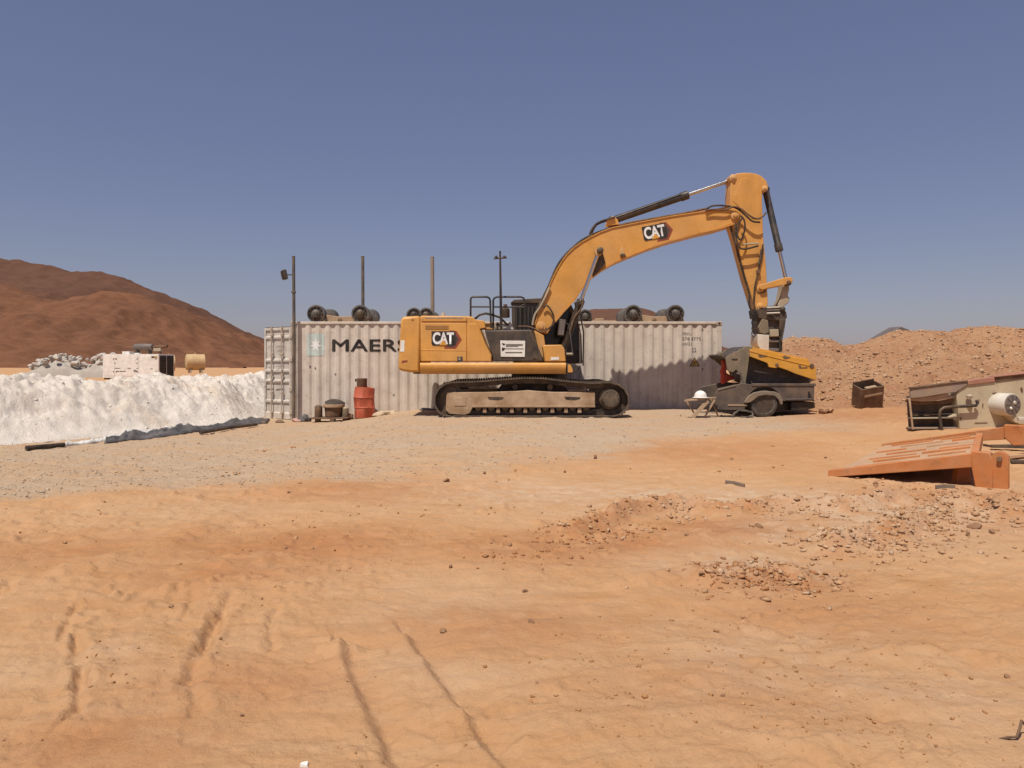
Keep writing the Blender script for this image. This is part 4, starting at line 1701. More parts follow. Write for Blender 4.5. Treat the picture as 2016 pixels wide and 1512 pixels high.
# lower rail (round tank-like skirt)
za, zb_ = H + (HY - 714) * YH0 / F, H + (HY - 735) * YH0 / F
x0, x1 = T([(318, 1100)], YH0, Z3)[0][0], T([(1372, 640)], YH0, Z1)[0][0]


def skirt(y, s):
    pts = [(0, za), (-.035, za - .02), (-.05, za - .07), (-.035, za - .14), (.03, zb_ - .01), (.25, zb_ - .02), (.6, zb_ - .02), (.6, za)]
    vs, fs = [], []
    for xx in (x0, x1):
        vs += [(xx, y + s * a, b) for a, b in pts]
    n = len(pts)
    fs = [tuple(range(n)), tuple(range(2 * n - 1, n - 1, -1))] + [(i, (i + 1) % n, n + (i + 1) % n, n + i) for i in range(n)]
    MB().add(vs, fs).build('side_skirt', 'yellow', ex, 0, 50)


skirt(YH0, 1)
skirt(YH1, -1)
mb = MB()
mb.box(((x0 + x1) / 2 - .2, YM, (za + zb_) / 2 - .02), (x1 - x0 + .1, YH1 - YH0 - 1.15, .26))
mb.build('main_frame', 'charcoal', ex, .02)
c0 = T([(1376, 600), (1400, 604), (1452, 612), (1470, 640), (1462, 668), (1440, 678), (1376, 676)], YH0, Z1)
mb = MB()
mb.prism(c0, YH0 + .02, YH0 + .5)
fs_ = mb.build('front_step', 'charcoal', ex, .015)
mb = MB()
mb.prism(T([(1388, 612), (1408, 612), (1425, 650), (1425, 672), (1388, 672)], YH0, Z1), YH0 - .01, YH0 + .03)
mb.build('step_plate', 'yellow', fs_, .006)
# charcoal tank panel with sign
tank = panel('fuel_tank', [(752, 350), (1085, 345), (1112, 345), (1205, 588), (822, 588)], Z1, YH0 + .03, YH0 + .95, 'charcoal', .03)
mb = MB()
mb.prism(T([(1090, 352), (1112, 352), (1150, 440), (1165, 580), (1120, 560), (1108, 430)], YH0, Z1), YH0 + .005, YH0 + .06)
mb.build('bent_bracket', 'steel_dark', tank, .01)
mb = MB()
mb.prism(T([(872, 428), (1062, 430), (1060, 553), (876, 552)], YH0, Z1), YH0 + .012, YH0 + .028)
sg = mb.build('sign_board', 'sign_white', tank, .003)
sg['label'] = 'white sign with three rows of faint dark writing'
for y0p, y1p, xa, xb in ((455, 468, 915, 1045), (488, 494, 905, 1050), (515, 524, 910, 1040), (472, 476, 915, 1010)):
    mb = MB()
    mb.prism(T([(xa, y0p), (xb, y0p), (xb, y1p), (xa, y1p)], YH0, Z1), YH0 + .008, YH0 + .011)
    mb.build('sign_line', 'ink_worn' if y1p - y0p > 5 else 'ink', sg)
for pts in ([(884, 447), (908, 452), (908, 462), (892, 464)], [(884, 480), (910, 486), (900, 505), (884, 508)]):
    mb = MB()
    mb.prism(T(pts, YH0, Z1), YH0 + .008, YH0 + .0115)
    mb.build('sign_emblem', 'ink', sg)
mb = MB()
mb.prism(T([(1198, 470), (1210, 462), (1340, 460), (1362, 490), (1374, 588), (1212, 588)], YH0, Z1), YH0 + .0, YH0 + .8)
tb = mb.build('tool_box', 'yellow', ex, .02)
mb = MB()
mb.prism(T([(1258, 555), (1320, 553), (1320, 575), (1258, 578)], YH0, Z1), YH0 - .006, YH0 + .004)
mb.build('decal', 'sign_white', tb)
mb = MB()
mb.tube([P(1115, 697, YH0 + .1), P(1127, 697, YH0 + .1)], .03, 8)
mb.build('lamp_stub', 'beige', tb)
# boom foot bracket between tank and tool box
panel('boom_foot_bracket', [(1130, 350), (1205, 390), (1215, 460), (1195, 588), (1165, 588), (1150, 440)], Z1, 19.0, 20.2, 'yellow_dusty', .02)
# machinery deck behind the tank
for pts, y0, y1, mt, nm in (([(1040, 462), (1165, 480), (1185, 575), (1110, 590), (1050, 590)], 18.5, 19.2, 'yellow', 'valve_cover'),
                            ([(1170, 510), (1290, 500), (1290, 600), (1170, 600)], 18.75, 19.3, 'yellow_dusty', 'valve_block'),
                            ([(1300, 500), (1390, 495), (1400, 600), (1300, 600)], 18.95, 19.4, 'beige', 'pump_block'),
                            ([(1420, 500), (1520, 490), (1560, 600), (1410, 600)], 18.95, 19.4, 'offwhite', 'filter_block')):
    mb = MB()
    mb.prism(T(pts, y0, Z3), y0, y1)
    mb.build(nm, mt, ex, .015)
for a, b in (((1320, 530), (1360, 530)), ((1450, 528), (1490, 528))):
    mb = MB()
    q = T([(a[0], a[1] - 10), (b[0], b[1] - 10), (b[0], b[1] + 8), (a[0], a[1] + 8)], 18.95, Z3)
    mb.prism(q, 18.94, 18.97)
    mb.build('block_slot', 'chain', ex)
mb = MB()
c = P(995, 610, 19.3)
mb.lathe([(.10, 0), (.11, .02), (.11, .22), (.05, .26), (.05, .34)], c + Vector((0, 0, -.2)), (0, 0, 1), 16)
mb.build('air_precleaner', 'steel_dark', ex)
mb = MB()
mb.tube([P(935, 628, 18.7), P(944, 620, 18.7), P(956, 617, 18.7), P(970, 620, 18.75), P(984, 625, 18.8), P(1000, 640, 18.9)], .028, 8)
mb.build('hose', 'rubber', ex)
mb = MB()
mb.tube([P(872, 616, 19.0), P(873, 622, 19.0)], .05, 10)
mb.build('filler_cap', 'offwhite', ex)

# handrails
def rail(pts, y, r=.022, mids=()):
    mb = MB()
    pts3 = [P(px, py, y) for px, py in pts]
    mb.tube(pts3, r, 8)
    for a, b in mids:
        mb.tube([P(a[0], a[1], y), P(b[0], b[1], y)], r * .85, 8)
    mb.build('handrail', 'black', ex)


rail([(926.5, 632), (926.5, 590), (927.5, 586.5), (931, 584.5), (958, 584.5), (963, 586.5), (965, 591), (966, 625), (967, 646)], 18.55, .024, [((927, 604), (965, 604))])
rail([(971, 646), (971, 592), (973, 587), (978, 584.5), (1026, 584.5), (1031, 587), (1033, 594), (1033, 640)], 18.75, .024, [((971, 604), (1033, 605))])
rail([(926.5, 632), (926.5, 590), (927.5, 586.5), (931, 584.5), (958, 584.5), (963, 586.5), (965, 591), (966, 646)], 20.5, .02, [((927, 604), (965, 604))])
# mast with cross bar
mb = MB()
mb.tube([P(987, 655, 18.5), P(986, 600, 18.5), P(984.5, 494, 18.5)], [.036, .032, .022], 8)
ms = mb.build('mast', 'black', ex)
mb = MB()
mb.tube([P(972, 509, 18.5), P(998, 507, 18.5)], .022, 8)
mb.build('cross_bar', 'black', ms)
for px in (977, 993):
    mb = MB()
    mb.lathe([(.03, 0), (.04, .03), (.02, .06)], P(px, 508, 18.5), (0, 0, 1), 8)
    mb.build('insulator', 'black', ms)

# ---- cab on the far side
YK = 19.98
cab = panel('cab', [(1007, 600), (1012, 594), (1060, 591), (1108, 591), (1124, 598), (1137, 625), (1145, 660), (1147, 716), (1010, 716)], (1, 0, 0), YK, YK + .86, 'charcoal', .04)
for pts in ([(1014, 602), (1058, 599), (1058, 655), (1014, 655)], [(1064, 599), (1106, 599), (1120, 606), (1131, 630), (1139, 664), (1140, 690), (1064, 690)]):
    mb = MB()
    mb.prism(XZ(pts, YK), YK - .008, YK + .02)
    mb.build('window', 'glass', cab, .004)
mb = MB()
mb.prism(XZ([(1005, 596), (1012, 590), (1060, 587), (1110, 587), (1126, 595), (1120, 597), (1012, 597)], YK), YK - .03, YK + .9)
mb.build('cab_roof', 'charcoal', cab, .015)
for k in range(6):
    mb = MB()
    a = P(1016 + k * 8, 604, YK)
    b = P(1016 + k * 8, 652, YK)
    mb.box(((a.x + b.x) / 2, YK - .016, (a.z + b.z) / 2), (.022, .02, a.z - b.z))
    mb.build('guard_bar', 'charcoal', cab)
mb = MB()
mb.tube([P(1141, 652, YK - .05), P(1141.5, 690, YK - .05), P(1142, 716, YK - .05)], .02, 8)
mb.build('grab_handle', 'offwhite', cab)
mb = MB()
mb.tube([P(1144, 628, YK - .2), P(1149, 655, YK - .2), P(1148, 720, YK - .2)], .018, 8)
mb.build('grab_handle', 'black', cab)
# near side mirror
mb = MB()
a = P(1106, 645, 19.0)
mb.box(a, (.17, .06, .42), Matrix.Rotation(R(8), 3, 'Y'))
mir = mb.build('mirror', 'charcoal', ex, .02)
mb = MB()
mb.box(a + Vector((0, -.034, 0)), (.13, .006, .36), Matrix.Rotation(R(8), 3, 'Y'))
mb.build('mirror_glass', 'muffler', mir)
mb = MB()
mb.tube([P(1106, 630, 19.0), P(1120, 640, 18.95), P(1128, 700, 18.7)], .016, 8)
mb.build('mirror_arm', 'black', mir)

# ---- boom
BY0, BY1 = 19.26, 19.94
BQ = BY0
boom_pts = [(120, 1108), (150, 1128), (195, 1132), (228, 1076), (300, 990), (378, 908), (420, 840), (455, 793), (500, 752), (570, 700), (640, 660), (720, 625), (860, 568), (1000, 520), (1100, 492), (1200, 466), (1330, 437), (1400, 412), (1445, 402), (1472, 372), (1468, 335), (1440, 308), (1395, 292),
            (1260, 318), (1130, 336), (1000, 358), (800, 396), (700, 412), (620, 432), (545, 460), (480, 492), (420, 526), (370, 562), (325, 605), (290, 652), (258, 705), (230, 762), (200, 830), (175, 890), (150, 950), (130, 1010), (112, 1070)]
mb = MB()
mb.prism(T(boom_pts, BQ, Z2), BY0, BY1)
boom = mb.build('boom', 'yellow', ex, .018)
# flange strips along top and bottom edges
def strip(pts, y0, y1, w, name, mat, parent):
    q = T(pts, BQ, Z2)
    mb = MB()
    for a, b in zip(q[:-1], q[1:]):
        A, B = Vector((a[0], (y0 + y1) / 2, a[1])), Vector((b[0], (y0 + y1) / 2, b[1]))
        e = (B - A).normalized() * .004
        mb.bar(A - e, B + e, y1 - y0, w, (0, 1, 0))
    return mb.build(name, mat, parent)


strip([(112, 1070), (130, 1010), (150, 950), (175, 890), (200, 830), (230, 762), (258, 705), (290, 652), (325, 605), (370, 562), (420, 526), (480, 492), (545, 460), (620, 432), (800, 396), (1000, 358), (1260, 318), (1395, 292)], BY0 - .025, BY1 + .025, .022, 'top_flange', 'yellow', boom)
strip([(228, 1076), (300, 990), (378, 908), (420, 840), (455, 793), (500, 752), (570, 700), (640, 660), (720, 625), (860, 568), (1000, 520), (1200, 466), (1330, 437), (1445, 402)], BY0 - .025, BY1 + .025, .022, 'bottom_flange', 'yellow', boom)
# pin bosses
def boss(pt, zoom, d, r, y0, y1, mat, name, parent):
    c = T([pt], d, zoom)[0]
    mb = MB()
    mb.lathe([(r * .8, 0), (r, .01), (r, y1 - y0 - .01), (r * .8, y1 - y0)], (c[0], y0, c[1]), (0, 1, 0), 20)
    mb.lathe([(r * .5, 0), (r * .5, .03), (r * .4, .035)], (c[0], y0, c[1]), (0, -1, 0), 12)
    return mb.build(name, mat, parent)


boss((150, 1085), Z2, BQ, .13, BY0 - .06, BY1 + .06, 'yellow_dusty', 'foot_pin', boom)
boss((1432, 350), Z2, BQ, .11, BY0 - .05, BY1 + .05, 'yellow_dusty', 'tip_pin', boom)
boss((535, 592), Z2, BQ, .085, BY0 - .30, BY1 + .30, 'steel_dark', 'cylinder_pin', boom)
mb = MB()
mb.prism(T([(672, 590), (690, 560), (700, 590), (712, 612), (690, 628), (672, 612)], BQ, Z2), BY0 - .06, BY0 + .01)
mb.build('work_light_bracket', 'yellow_dusty', boom, .006)
mb = MB()
a = T([(690, 615)], BQ, Z2)[0]
mb.box((a[0], BY0 - .07, a[1]), (.10, .08, .07))
mb.build('work_light', 'charcoal', boom, .01)
# hoses over the boom back
def hose(pts, zoom, y, r, mat='rubber', parent=None, name='hose', d=None):
    q = T(pts, d or y, zoom)
    P3 = [Vector((a, y, b)) for a, b in q]
    # catmull-rom
    out = []
    for i in range(len(P3) - 1):
        p0, p1, p2, p3 = P3[max(i - 1, 0)], P3[i], P3[i + 1], P3[min(i + 2, len(P3) - 1)]
        for k in range(5):
            t = k / 5
            out.append(.5 * ((2 * p1) + (-p0 + p2) * t + (2 * p0 - 5 * p1 + 4 * p2 - p3) * t * t + (-p0 + 3 * p1 - 3 * p2 + p3) * t ** 3))
    out.append(P3[-1])
    mb = MB()
    mb.tube(out, r, 8)
    return mb.build(name, mat, parent or ex)


hose([(95, 1060), (120, 990), (165, 895), (205, 815), (245, 715), (290, 640), (350, 575), (420, 517), (490, 480)], Z2, 19.38, .035, 'rubber', boom, 'hydraulic_pipe')
hose([(100, 1065), (130, 985), (172, 890), (212, 808), (252, 708), (298, 634), (358, 568), (428, 510), (520, 466), (700, 408), (900, 370), (1100, 335), (1260, 302)], Z2, 19.5, .03, 'rust', boom, 'hydraulic_pipe')
hose([(470, 488), (490, 440), (520, 405), (570, 382), (640, 362)], Z2, 19.4, .028, 'rubber', boom)
hose([(480, 486), (510, 420), (560, 392), (640, 372)], Z2, 19.75, .028, 'rubber', boom)
hose([(1240, 312), (1280, 288), (1340, 284), (1400, 290), (1450, 305), (1500, 345), (1550, 388), (1600, 395)], Z2, BY0 - .06, .024, 'rubber', boom)
hose([(1240, 318), (1290, 310), (1370, 312), (1430, 292), (1480, 310), (1530, 350), (1580, 372), (1620, 355), (1640, 330)], Z2, BY0 - .09, .022, 'rust', boom)
hose([(1470, 350), (1495, 380), (1500, 440), (1475, 510), (1450, 480), (1455, 420), (1480, 370)], Z2, BY0 - .10, .022, 'rubber', boom)
hose([(1440, 400), (1440, 480), (1465, 560), (1510, 570), (1590, 550)], Z2, BY0 - .10, .024, 'rubber', boom)
hose([(1480, 545), (1520, 540), (1590, 535)], Z2, BY0 - .03, .022, 'beige', boom)
for y_ in (BY0 - .05, BY0 - .05):
    pass
hose([(185, 1110), (225, 1075), (235, 1020), (210, 965), (185, 945), (165, 960)], Z2, BY0 - .08, .022, 'rubber', boom)
hose([(0, 1085), (60, 1085), (110, 1100), (150, 1120), (190, 1115)], Z2, BY0 - .10, .02, 'rust', boom)
hose([(95, 1075), (110, 1010), (140, 965), (175, 900), (210, 825)], Z2, BY0 - .05, .026, 'beige', boom)

# logo builder (flat layers on a face that looks at the camera)
def cat_logo(cx, cz, y, w, ang, parent):
    ca, sa = math.cos(ang), math.sin(ang)

    def tr(poly):
        return [(cx + x * w * ca - z * w * sa, cz + x * w * sa + z * w * ca) for x, z in poly]

    def lay(poly, k, mat, name):
        mb = MB()
        mb.prism(tr(poly), y - .003 * k, y - .003 * (k - 1) - .0005)
        return mb.build(name, mat, parent, 0, 0)
    lay([(-.08, -.30), (.30, -.30), (.50, 0.0), (.33, .28), (.10, .30)], 1, 'logo_red', 'logo_hexagon')
    lay([(.02, -.25), (.24, -.25), (.40, 0.0), (.28, .22), (.05, .25)], 2, 'charcoal', 'logo_hexagon_inner')
    lay([(-.50, .27), (.28, .27), (.30, -.18), (.05, -.20), (-.46, -.20), (-.50, -.14)], 3, 'ink', 'logo_ground')
    me = rot_text(text_mesh('CAT', 1, 0, .035, .92), w * .70, w * .40, ang)
    o = put('logo_letters', me, 'logo_white', parent)
    o.location = Vector((cx + (-.11 * ca - .04 * sa) * w, y - .0125, cz + (-.11 * sa + .04 * ca) * w)) - root_loc(parent)
    lay([(-.24, -.19), (.02, -.19), (-.11, -.02)], 5, 'yellow_attach', 'logo_triangle')
    return o


c = T([(668, 728)], YH0, Z3)[0]
cat_logo(c[0], c[1], YH0 - .006, 400 / 6.72 * YH0 / F, 0, dr)
c = T([(925, 462)], BQ, Z2)[0]
cat_logo(c[0], c[1], BY0 - .002, 200 / 3.36 * BQ / F, R(11), boom)

# ---- cylinders
def cylinder(a, b, split, r, rr_, name, parent, barrel='cylinder'):
    a, b = Vector(a), Vector(b)
    m = a.lerp(b, split)
    d = (b - a).normalized()
    mb = MB()
    mb.tube([a, a + d * .02, m - d * .22, m - d * .20, m - d * .02, m], [r * .9, r, r, r * 1.18, r * 1.18, r * .85], 18)
    c = mb.build(name, barrel, parent)
    mb = MB()
    mb.tube([m, b], rr_, 14)
    mb.build('rod', 'chrome', c)
    for p in (a, b):
        mb = MB()
        mb.lathe([(r * 1.05, -.07), (r * 1.1, -.06), (r * 1.1, .06), (r * 1.05, .07)], p, (0, 1, 0), 18)
        mb.build('eye', barrel if p is a else 'yellow_dusty', c)
    return c


sc = cylinder(P(1203, 435, YM), P(1441, 354, YM), .64, .098, .05, 'stick_cylinder', ex)
mb = MB()
mb.tube([P(1212, 428, YM - .09), P(1345, 381, YM - .09)], .02, 8)
mb.build('cylinder_pipe', 'cylinder', sc)
mb = MB()
mb.prism(XZ([(1192, 446), (1196, 432), (1206, 427), (1214, 434), (1218, 444)], YM), YM - .16, YM - .10)
mb.prism(XZ([(1192, 446), (1196, 432), (1206, 427), (1214, 434), (1218, 444)], YM), YM + .10, YM + .16)
mb.build('cylinder_bracket', 'yellow', boom, .008)
for yy in (BY0 - .16, BY1 + .16):
    bc = cylinder(P(1108, 690, yy), P(1178, 497, yy), .52, .088, .05, 'boom_cylinder', ex)
    mb = MB()
    a, b = P(1178, 497, yy), P(1150, 577, yy)
    mb.build if False else None
# dark plate painting the near cylinder's shadow onto the boom side
mb = MB()
mb.prism(T([(515, 600), (552, 575), (578, 665), (560, 690), (505, 745), (492, 760), (488, 730)], BQ, Z2), BY0 - .05, BY0 - .005)
mb.build('cylinder_shadow_plate', 'steel_dark', boom, .01)
hose([(395, 930), (385, 990), (360, 1050), (330, 1100)], Z2, BY0 - .28, .022)
hose([(430, 900), (420, 960), (370, 1030), (340, 1130)], Z2, BY0 - .30, .02, 'rust')
mb = MB()
a = T([(400, 930)], BQ - .25, Z2)[0]
mb.box((a[0], BY0 - .22, a[1]), (.2, .14, .12), Matrix.Rotation(R(-20), 3, 'Y'))
mb.build('hose_manifold', 'steel_dark', ex, .02)

# ---- arm
AY0, AY1 = 19.36, 19.84
arm_pts = [(158, 130), (175, 98), (205, 84), (260, 79), (312, 80), (355, 88), (395, 105), (432, 140), (446, 180), (446, 205), (425, 215), (400, 225), (400, 300), (404, 420), (410, 600), (428, 760), (438, 950), (446, 1100), (440, 1135), (400, 1152), (350, 1150), (338, 1120), (320, 1060), (295, 980), (270, 900), (222, 720), (190, 600), (160, 505), (146, 460), (143, 400), (150, 330), (150, 240)]
mb = MB()
mb.prism(T(arm_pts, AY0, Z4), AY0, AY1)
arm = mb.build('arm', 'yellow', ex, .018)
mb = MB()
mb.prism(T([(170, 300), (235, 130), (265, 122), (340, 140), (378, 165), (388, 440), (330, 440), (250, 380)], AY0, Z4), AY0 - .012, AY0 + .01)
mb.build('arm_cheek_plate', 'yellow', arm, .006)
for pt, r, nm in (((170, 120), .09, 'cylinder_pin'), ((420, 205), .075, 'cylinder_pin'), ((385, 985), .10, 'link_pin'), ((385, 1125), .09, 'coupler_pin')):
    boss(pt, Z4, AY0, r, AY0 - .03, AY1 + .03, 'yellow_dusty', nm, arm)
mb = MB()
mb.prism(T([(352, 975), (430, 985), (425, 1015), (395, 1028), (360, 1020)], AY0, Z4), AY0 - .02, AY0 + .02)
mb.build('pin_housing', 'rust', arm, .01)
hose([(405, 640), (398, 720), (385, 780), (368, 860), (345, 960), (335, 1060), (345, 1150), (365, 1200)], Z4, AY0 - .05, .02, 'rubber', arm)
hose([(150, 500), (190, 640), (225, 770), (265, 910), (300, 1030), (298, 1100), (325, 1190), (355, 1230)], Z4, AY0 - .03, .026, 'rubber', arm)
hose([(395, 680), (388, 740), (372, 800)], Z4, AY0 - .06, .03, 'steel_dark', arm)
mb = MB()
a = T([(366, 858)], AY0, Z4)[0]
mb.box((a[0], AY0 - .04, a[1]), (.09, .08, .10))
mb.build('hose_clamp', 'rust', arm, .01)
cylinder(P(1507, 374, YM), P(1548, 553, YM), .68, .085, .048, 'bucket_cylinder', ex)
# linkage
for yy in (AY0 - .06, AY1 + .06):
    mb = MB()
    mb.prism(T([(375, 960), (430, 945), (560, 905), (610, 900), (632, 915), (625, 945), (560, 962), (440, 985), (395, 1000), (370, 990)], AY0, Z4), yy - .035, yy + .035)
    mb.build('idler_link', 'yellow', ex, .012)
mb = MB()
mb.prism(T([(572, 935), (615, 940), (620, 985), (608, 1040), (622, 1060), (612, 1100), (580, 1120), (570, 1165), (540, 1160), (530, 1110), (552, 1060), (565, 990)], AY0, Z4), AY0 + .06, AY1 - .06)
pl_ = mb.build('power_link', 'beige', ex, .015)
boss((598, 945), Z4, AY0, .07, AY0 - .10, AY1 + .10, 'rust', 'link_pin', pl_)
boss((555, 1150), Z4, AY0, .065, AY0 - .08, AY1 + .08, 'steel_dark', 'link_pin', pl_)
# ---- quick coupler and rotator
cpl = panel('quick_coupler', [(345, 1150), (430, 1130), (470, 1120), (540, 1128), (590, 1170), (596, 1215), (560, 1240), (480, 1235), (400, 1225), (355, 1215)], Z4, AY0 - .04, AY1 + .04, 'steel_dark', .015)
for k, yy in enumerate((1138, 1160, 1182)):
    mb = MB()
    a, b = T([(430, yy), (530, yy - 4)], AY0, Z4)
    mb.tube([(a[0], AY0 - .06, a[1]), (b[0], AY0 - .06, b[1])], .022, 8)
    mb.build('coupler_rod', 'offwhite' if k != 1 else 'muffler', cpl)
rot_ = panel('rotator', [(360, 1200), (560, 1215), (578, 1260), (560, 1330), (545, 1480), (380, 1480), (372, 1330), (350, 1250)], Z4, AY0 + .04, AY1 - .04, 'charcoal', .02)
for nm, pts, mt in (('rotator_cheek', [(395, 1225), (440, 1235), (448, 1330), (420, 1345), (378, 1335), (365, 1290)], 'olive'),
                    ('rotator_cheek', [(530, 1225), (580, 1225), (570, 1300), (548, 1360), (530, 1350)], 'steel_dark'),
                    ('rotator_column', [(360, 1345), (450, 1350), (448, 1475), (385, 1472), (358, 1420)], 'offwhite'),
                    ('rotator_motor', [(456, 1308), (520, 1306), (524, 1362), (455, 1364)], 'beige'),
                    ('rotator_column', [(525, 1370), (556, 1330), (552, 1480), (528, 1485)], 'black'),
                    ('rotator_plate', [(450, 1385), (528, 1388), (528, 1410), (450, 1408)], 'muffler'),
                    ('rotator_ring', [(370, 1450), (545, 1455), (552, 1482), (368, 1478)], 'muffler')):
    mb = MB()
    e = {'rotator_cheek': .06, 'rotator_column': .05, 'rotator_motor': .08, 'rotator_plate': .03, 'rotator_ring': .02}[nm]
    mb.prism(T(pts, AY0, Z4), AY0 - e, AY1 + e)
    mb.build(nm, mt, rot_, .012)
hose([(330, 1300), (318, 1340), (335, 1365), (360, 1340)], Z4, AY0 - .06, .012, 'rubber', rot_)
hose([(430, 1195), (470, 1190), (510, 1215)], Z4, AY0 - .08, .018, 'rubber', rot_)
hose([(575, 1240), (565, 1320), (548, 1400)], Z4, AY0 - .09, .02, 'rubber', rot_)

# ---- attachment: yellow-topped bucket resting over the pickup bed
KY0, KY1 = 18.85, 20.25
bk = panel('bucket', [(452, 850), (480, 790), (760, 850), (1000, 900), (1072, 1020), (1080, 1085), (1058, 1112), (760, 1112), (560, 1112), (470, 1112), (430, 1060), (440, 960)], Z5, KY0 + .30, KY1 - .05, 'bucket', .02, None, KY0)
bk['label'] = 'dark bucket with bright yellow side plate held over the grey pickup bed'
for y0, y1 in ((KY0, KY0 + .055), (KY1 - .055, KY1)):
    mb = MB()
    mb.prism(T([(455, 788), (560, 808), (640, 812), (740, 842), (830, 862), (1000, 888), (1010, 925), (1045, 928), (1066, 965), (1078, 1082), (1000, 1058), (880, 1020), (800, 985), (720, 958), (700, 968), (632, 958), (618, 920), (540, 890), (455, 858)], KY0, Z5), y0, y1)
    sp_ = mb.build('yellow_side_plate', 'yellow_attach', bk, .008)
    if y0 == KY0:
        for pt, r in (((706, 938), .045), ((782, 868), .05), ((1030, 948), .06)):
            c = T([pt], KY0, Z5)[0]
            mb = MB()
            mb.lathe([(r, .01), (r, -.012), (r * .6, -.015)], (c[0], KY0, c[1]), (0, 1, 0), 14)
            mb.build('side_bolt', 'rust', sp_)
        for pts in ([(530, 845), (615, 838), (615, 862), (545, 868)], [(905, 940), (925, 938), (935, 960), (990, 955), (990, 968), (915, 970)], [(755, 855), (830, 862), (828, 872), (780, 885)]):
            mb = MB()
            mb.prism(T(pts, KY0, Z5), KY0 - .006, KY0 + .004)
            mb.build('worn_patch', 'rust', sp_)
        mb = MB()
        mb.prism(T([(455, 800), (640, 850), (1010, 940), (1010, 950), (640, 862), (455, 812)], KY0, Z5), KY0 - .012, KY0 + .004)
        mb.build('weld_rib', 'yellow_attach', sp_, .003)
mb = MB()
mb.prism(T([(452, 786), (480, 772), (640, 800), (840, 848), (1010, 882), (1010, 900), (830, 872), (640, 822)], KY0, Z5), KY0 + .06, KY1 - .06)
mb.build('bucket_back_plate', 'yellow_attach', bk, .006)
# torn olive cheek plate with jagged lip
cheek = [(232, 868), (262, 858), (272, 838), (300, 836), (312, 815), (345, 812), (360, 792), (395, 785), (408, 768), (450, 762), (484, 775), (452, 860), (440, 960), (425, 1060), (420, 1110), (395, 1155), (372, 1140), (372, 1060), (385, 1020), (350, 1010), (330, 980), (300, 1008), (270, 1000), (248, 985), (240, 930)]
mb = MB()
mb.prism(T(cheek, KY0, Z5), KY0 + .02, KY0 + .08)
ck = mb.build('cheek_plate', 'olive', bk, .008)
mb = MB()
mb.prism(T(cheek[:14] + [(400, 1000), (300, 930)], KY0, Z5), KY1 - .1, KY1 - .04)
mb.build('cheek_plate', 'olive', bk, .008)
mb = MB()
mb.prism(T([(195, 850), (240, 868), (300, 838), (408, 770), (450, 762), (470, 775), (420, 800), (300, 860), (240, 885)], KY0, Z5), KY0 + .10, KY1 - .12)
mb.build('bucket_lip', 'charcoal', bk, .01)
mb = MB()
mb.prism(T([(285, 880), (345, 878), (340, 892), (290, 892)], KY0, Z5), KY0 + .012, KY0 + .03)
mb.build('cheek_slot', 'black', ck)
for k in range(5):
    y = KY0 + .14 + k * .26
    a, b = T([(240, 870)], KY0, Z5)[0], T([(192, 842)], KY0, Z5)[0]
    mb = MB()
    mb.tube([(a[0], y, a[1]), ((a[0] + b[0]) / 2, y, (a[1] + b[1]) / 2), (b[0], y, b[1])], [.055, .05, .018], 6)
    mb.build('tooth', 'steel_dark', bk)
hose([(330, 1015), (370, 1030), (385, 1080), (380, 1130), (400, 1145)], Z5, KY0 - .02, .02, 'muffler', bk)
# ================================================================== PICKUP BED
PY0, PY1 = 18.40, 20.05
pg = 0.30
pk = thing('pickup_bed', 'dark grey wrecked pickup rear half with one wheel under the yellow bucket', 'pickup', ((1510 - CX) * PY0 / F, 19.2, pg))
wc = XZ([(1505, 802)], PY0)[0]
wr = .335
wc = (wc[0], pg + wr - .02)


def arc(c, r, a0, a1, n):
    return [(c[0] + r * math.cos(R(a0 + (a1 - a0) * k / n)), c[1] + r * math.sin(R(a0 + (a1 - a0) * k / n))) for k in range(n + 1)]


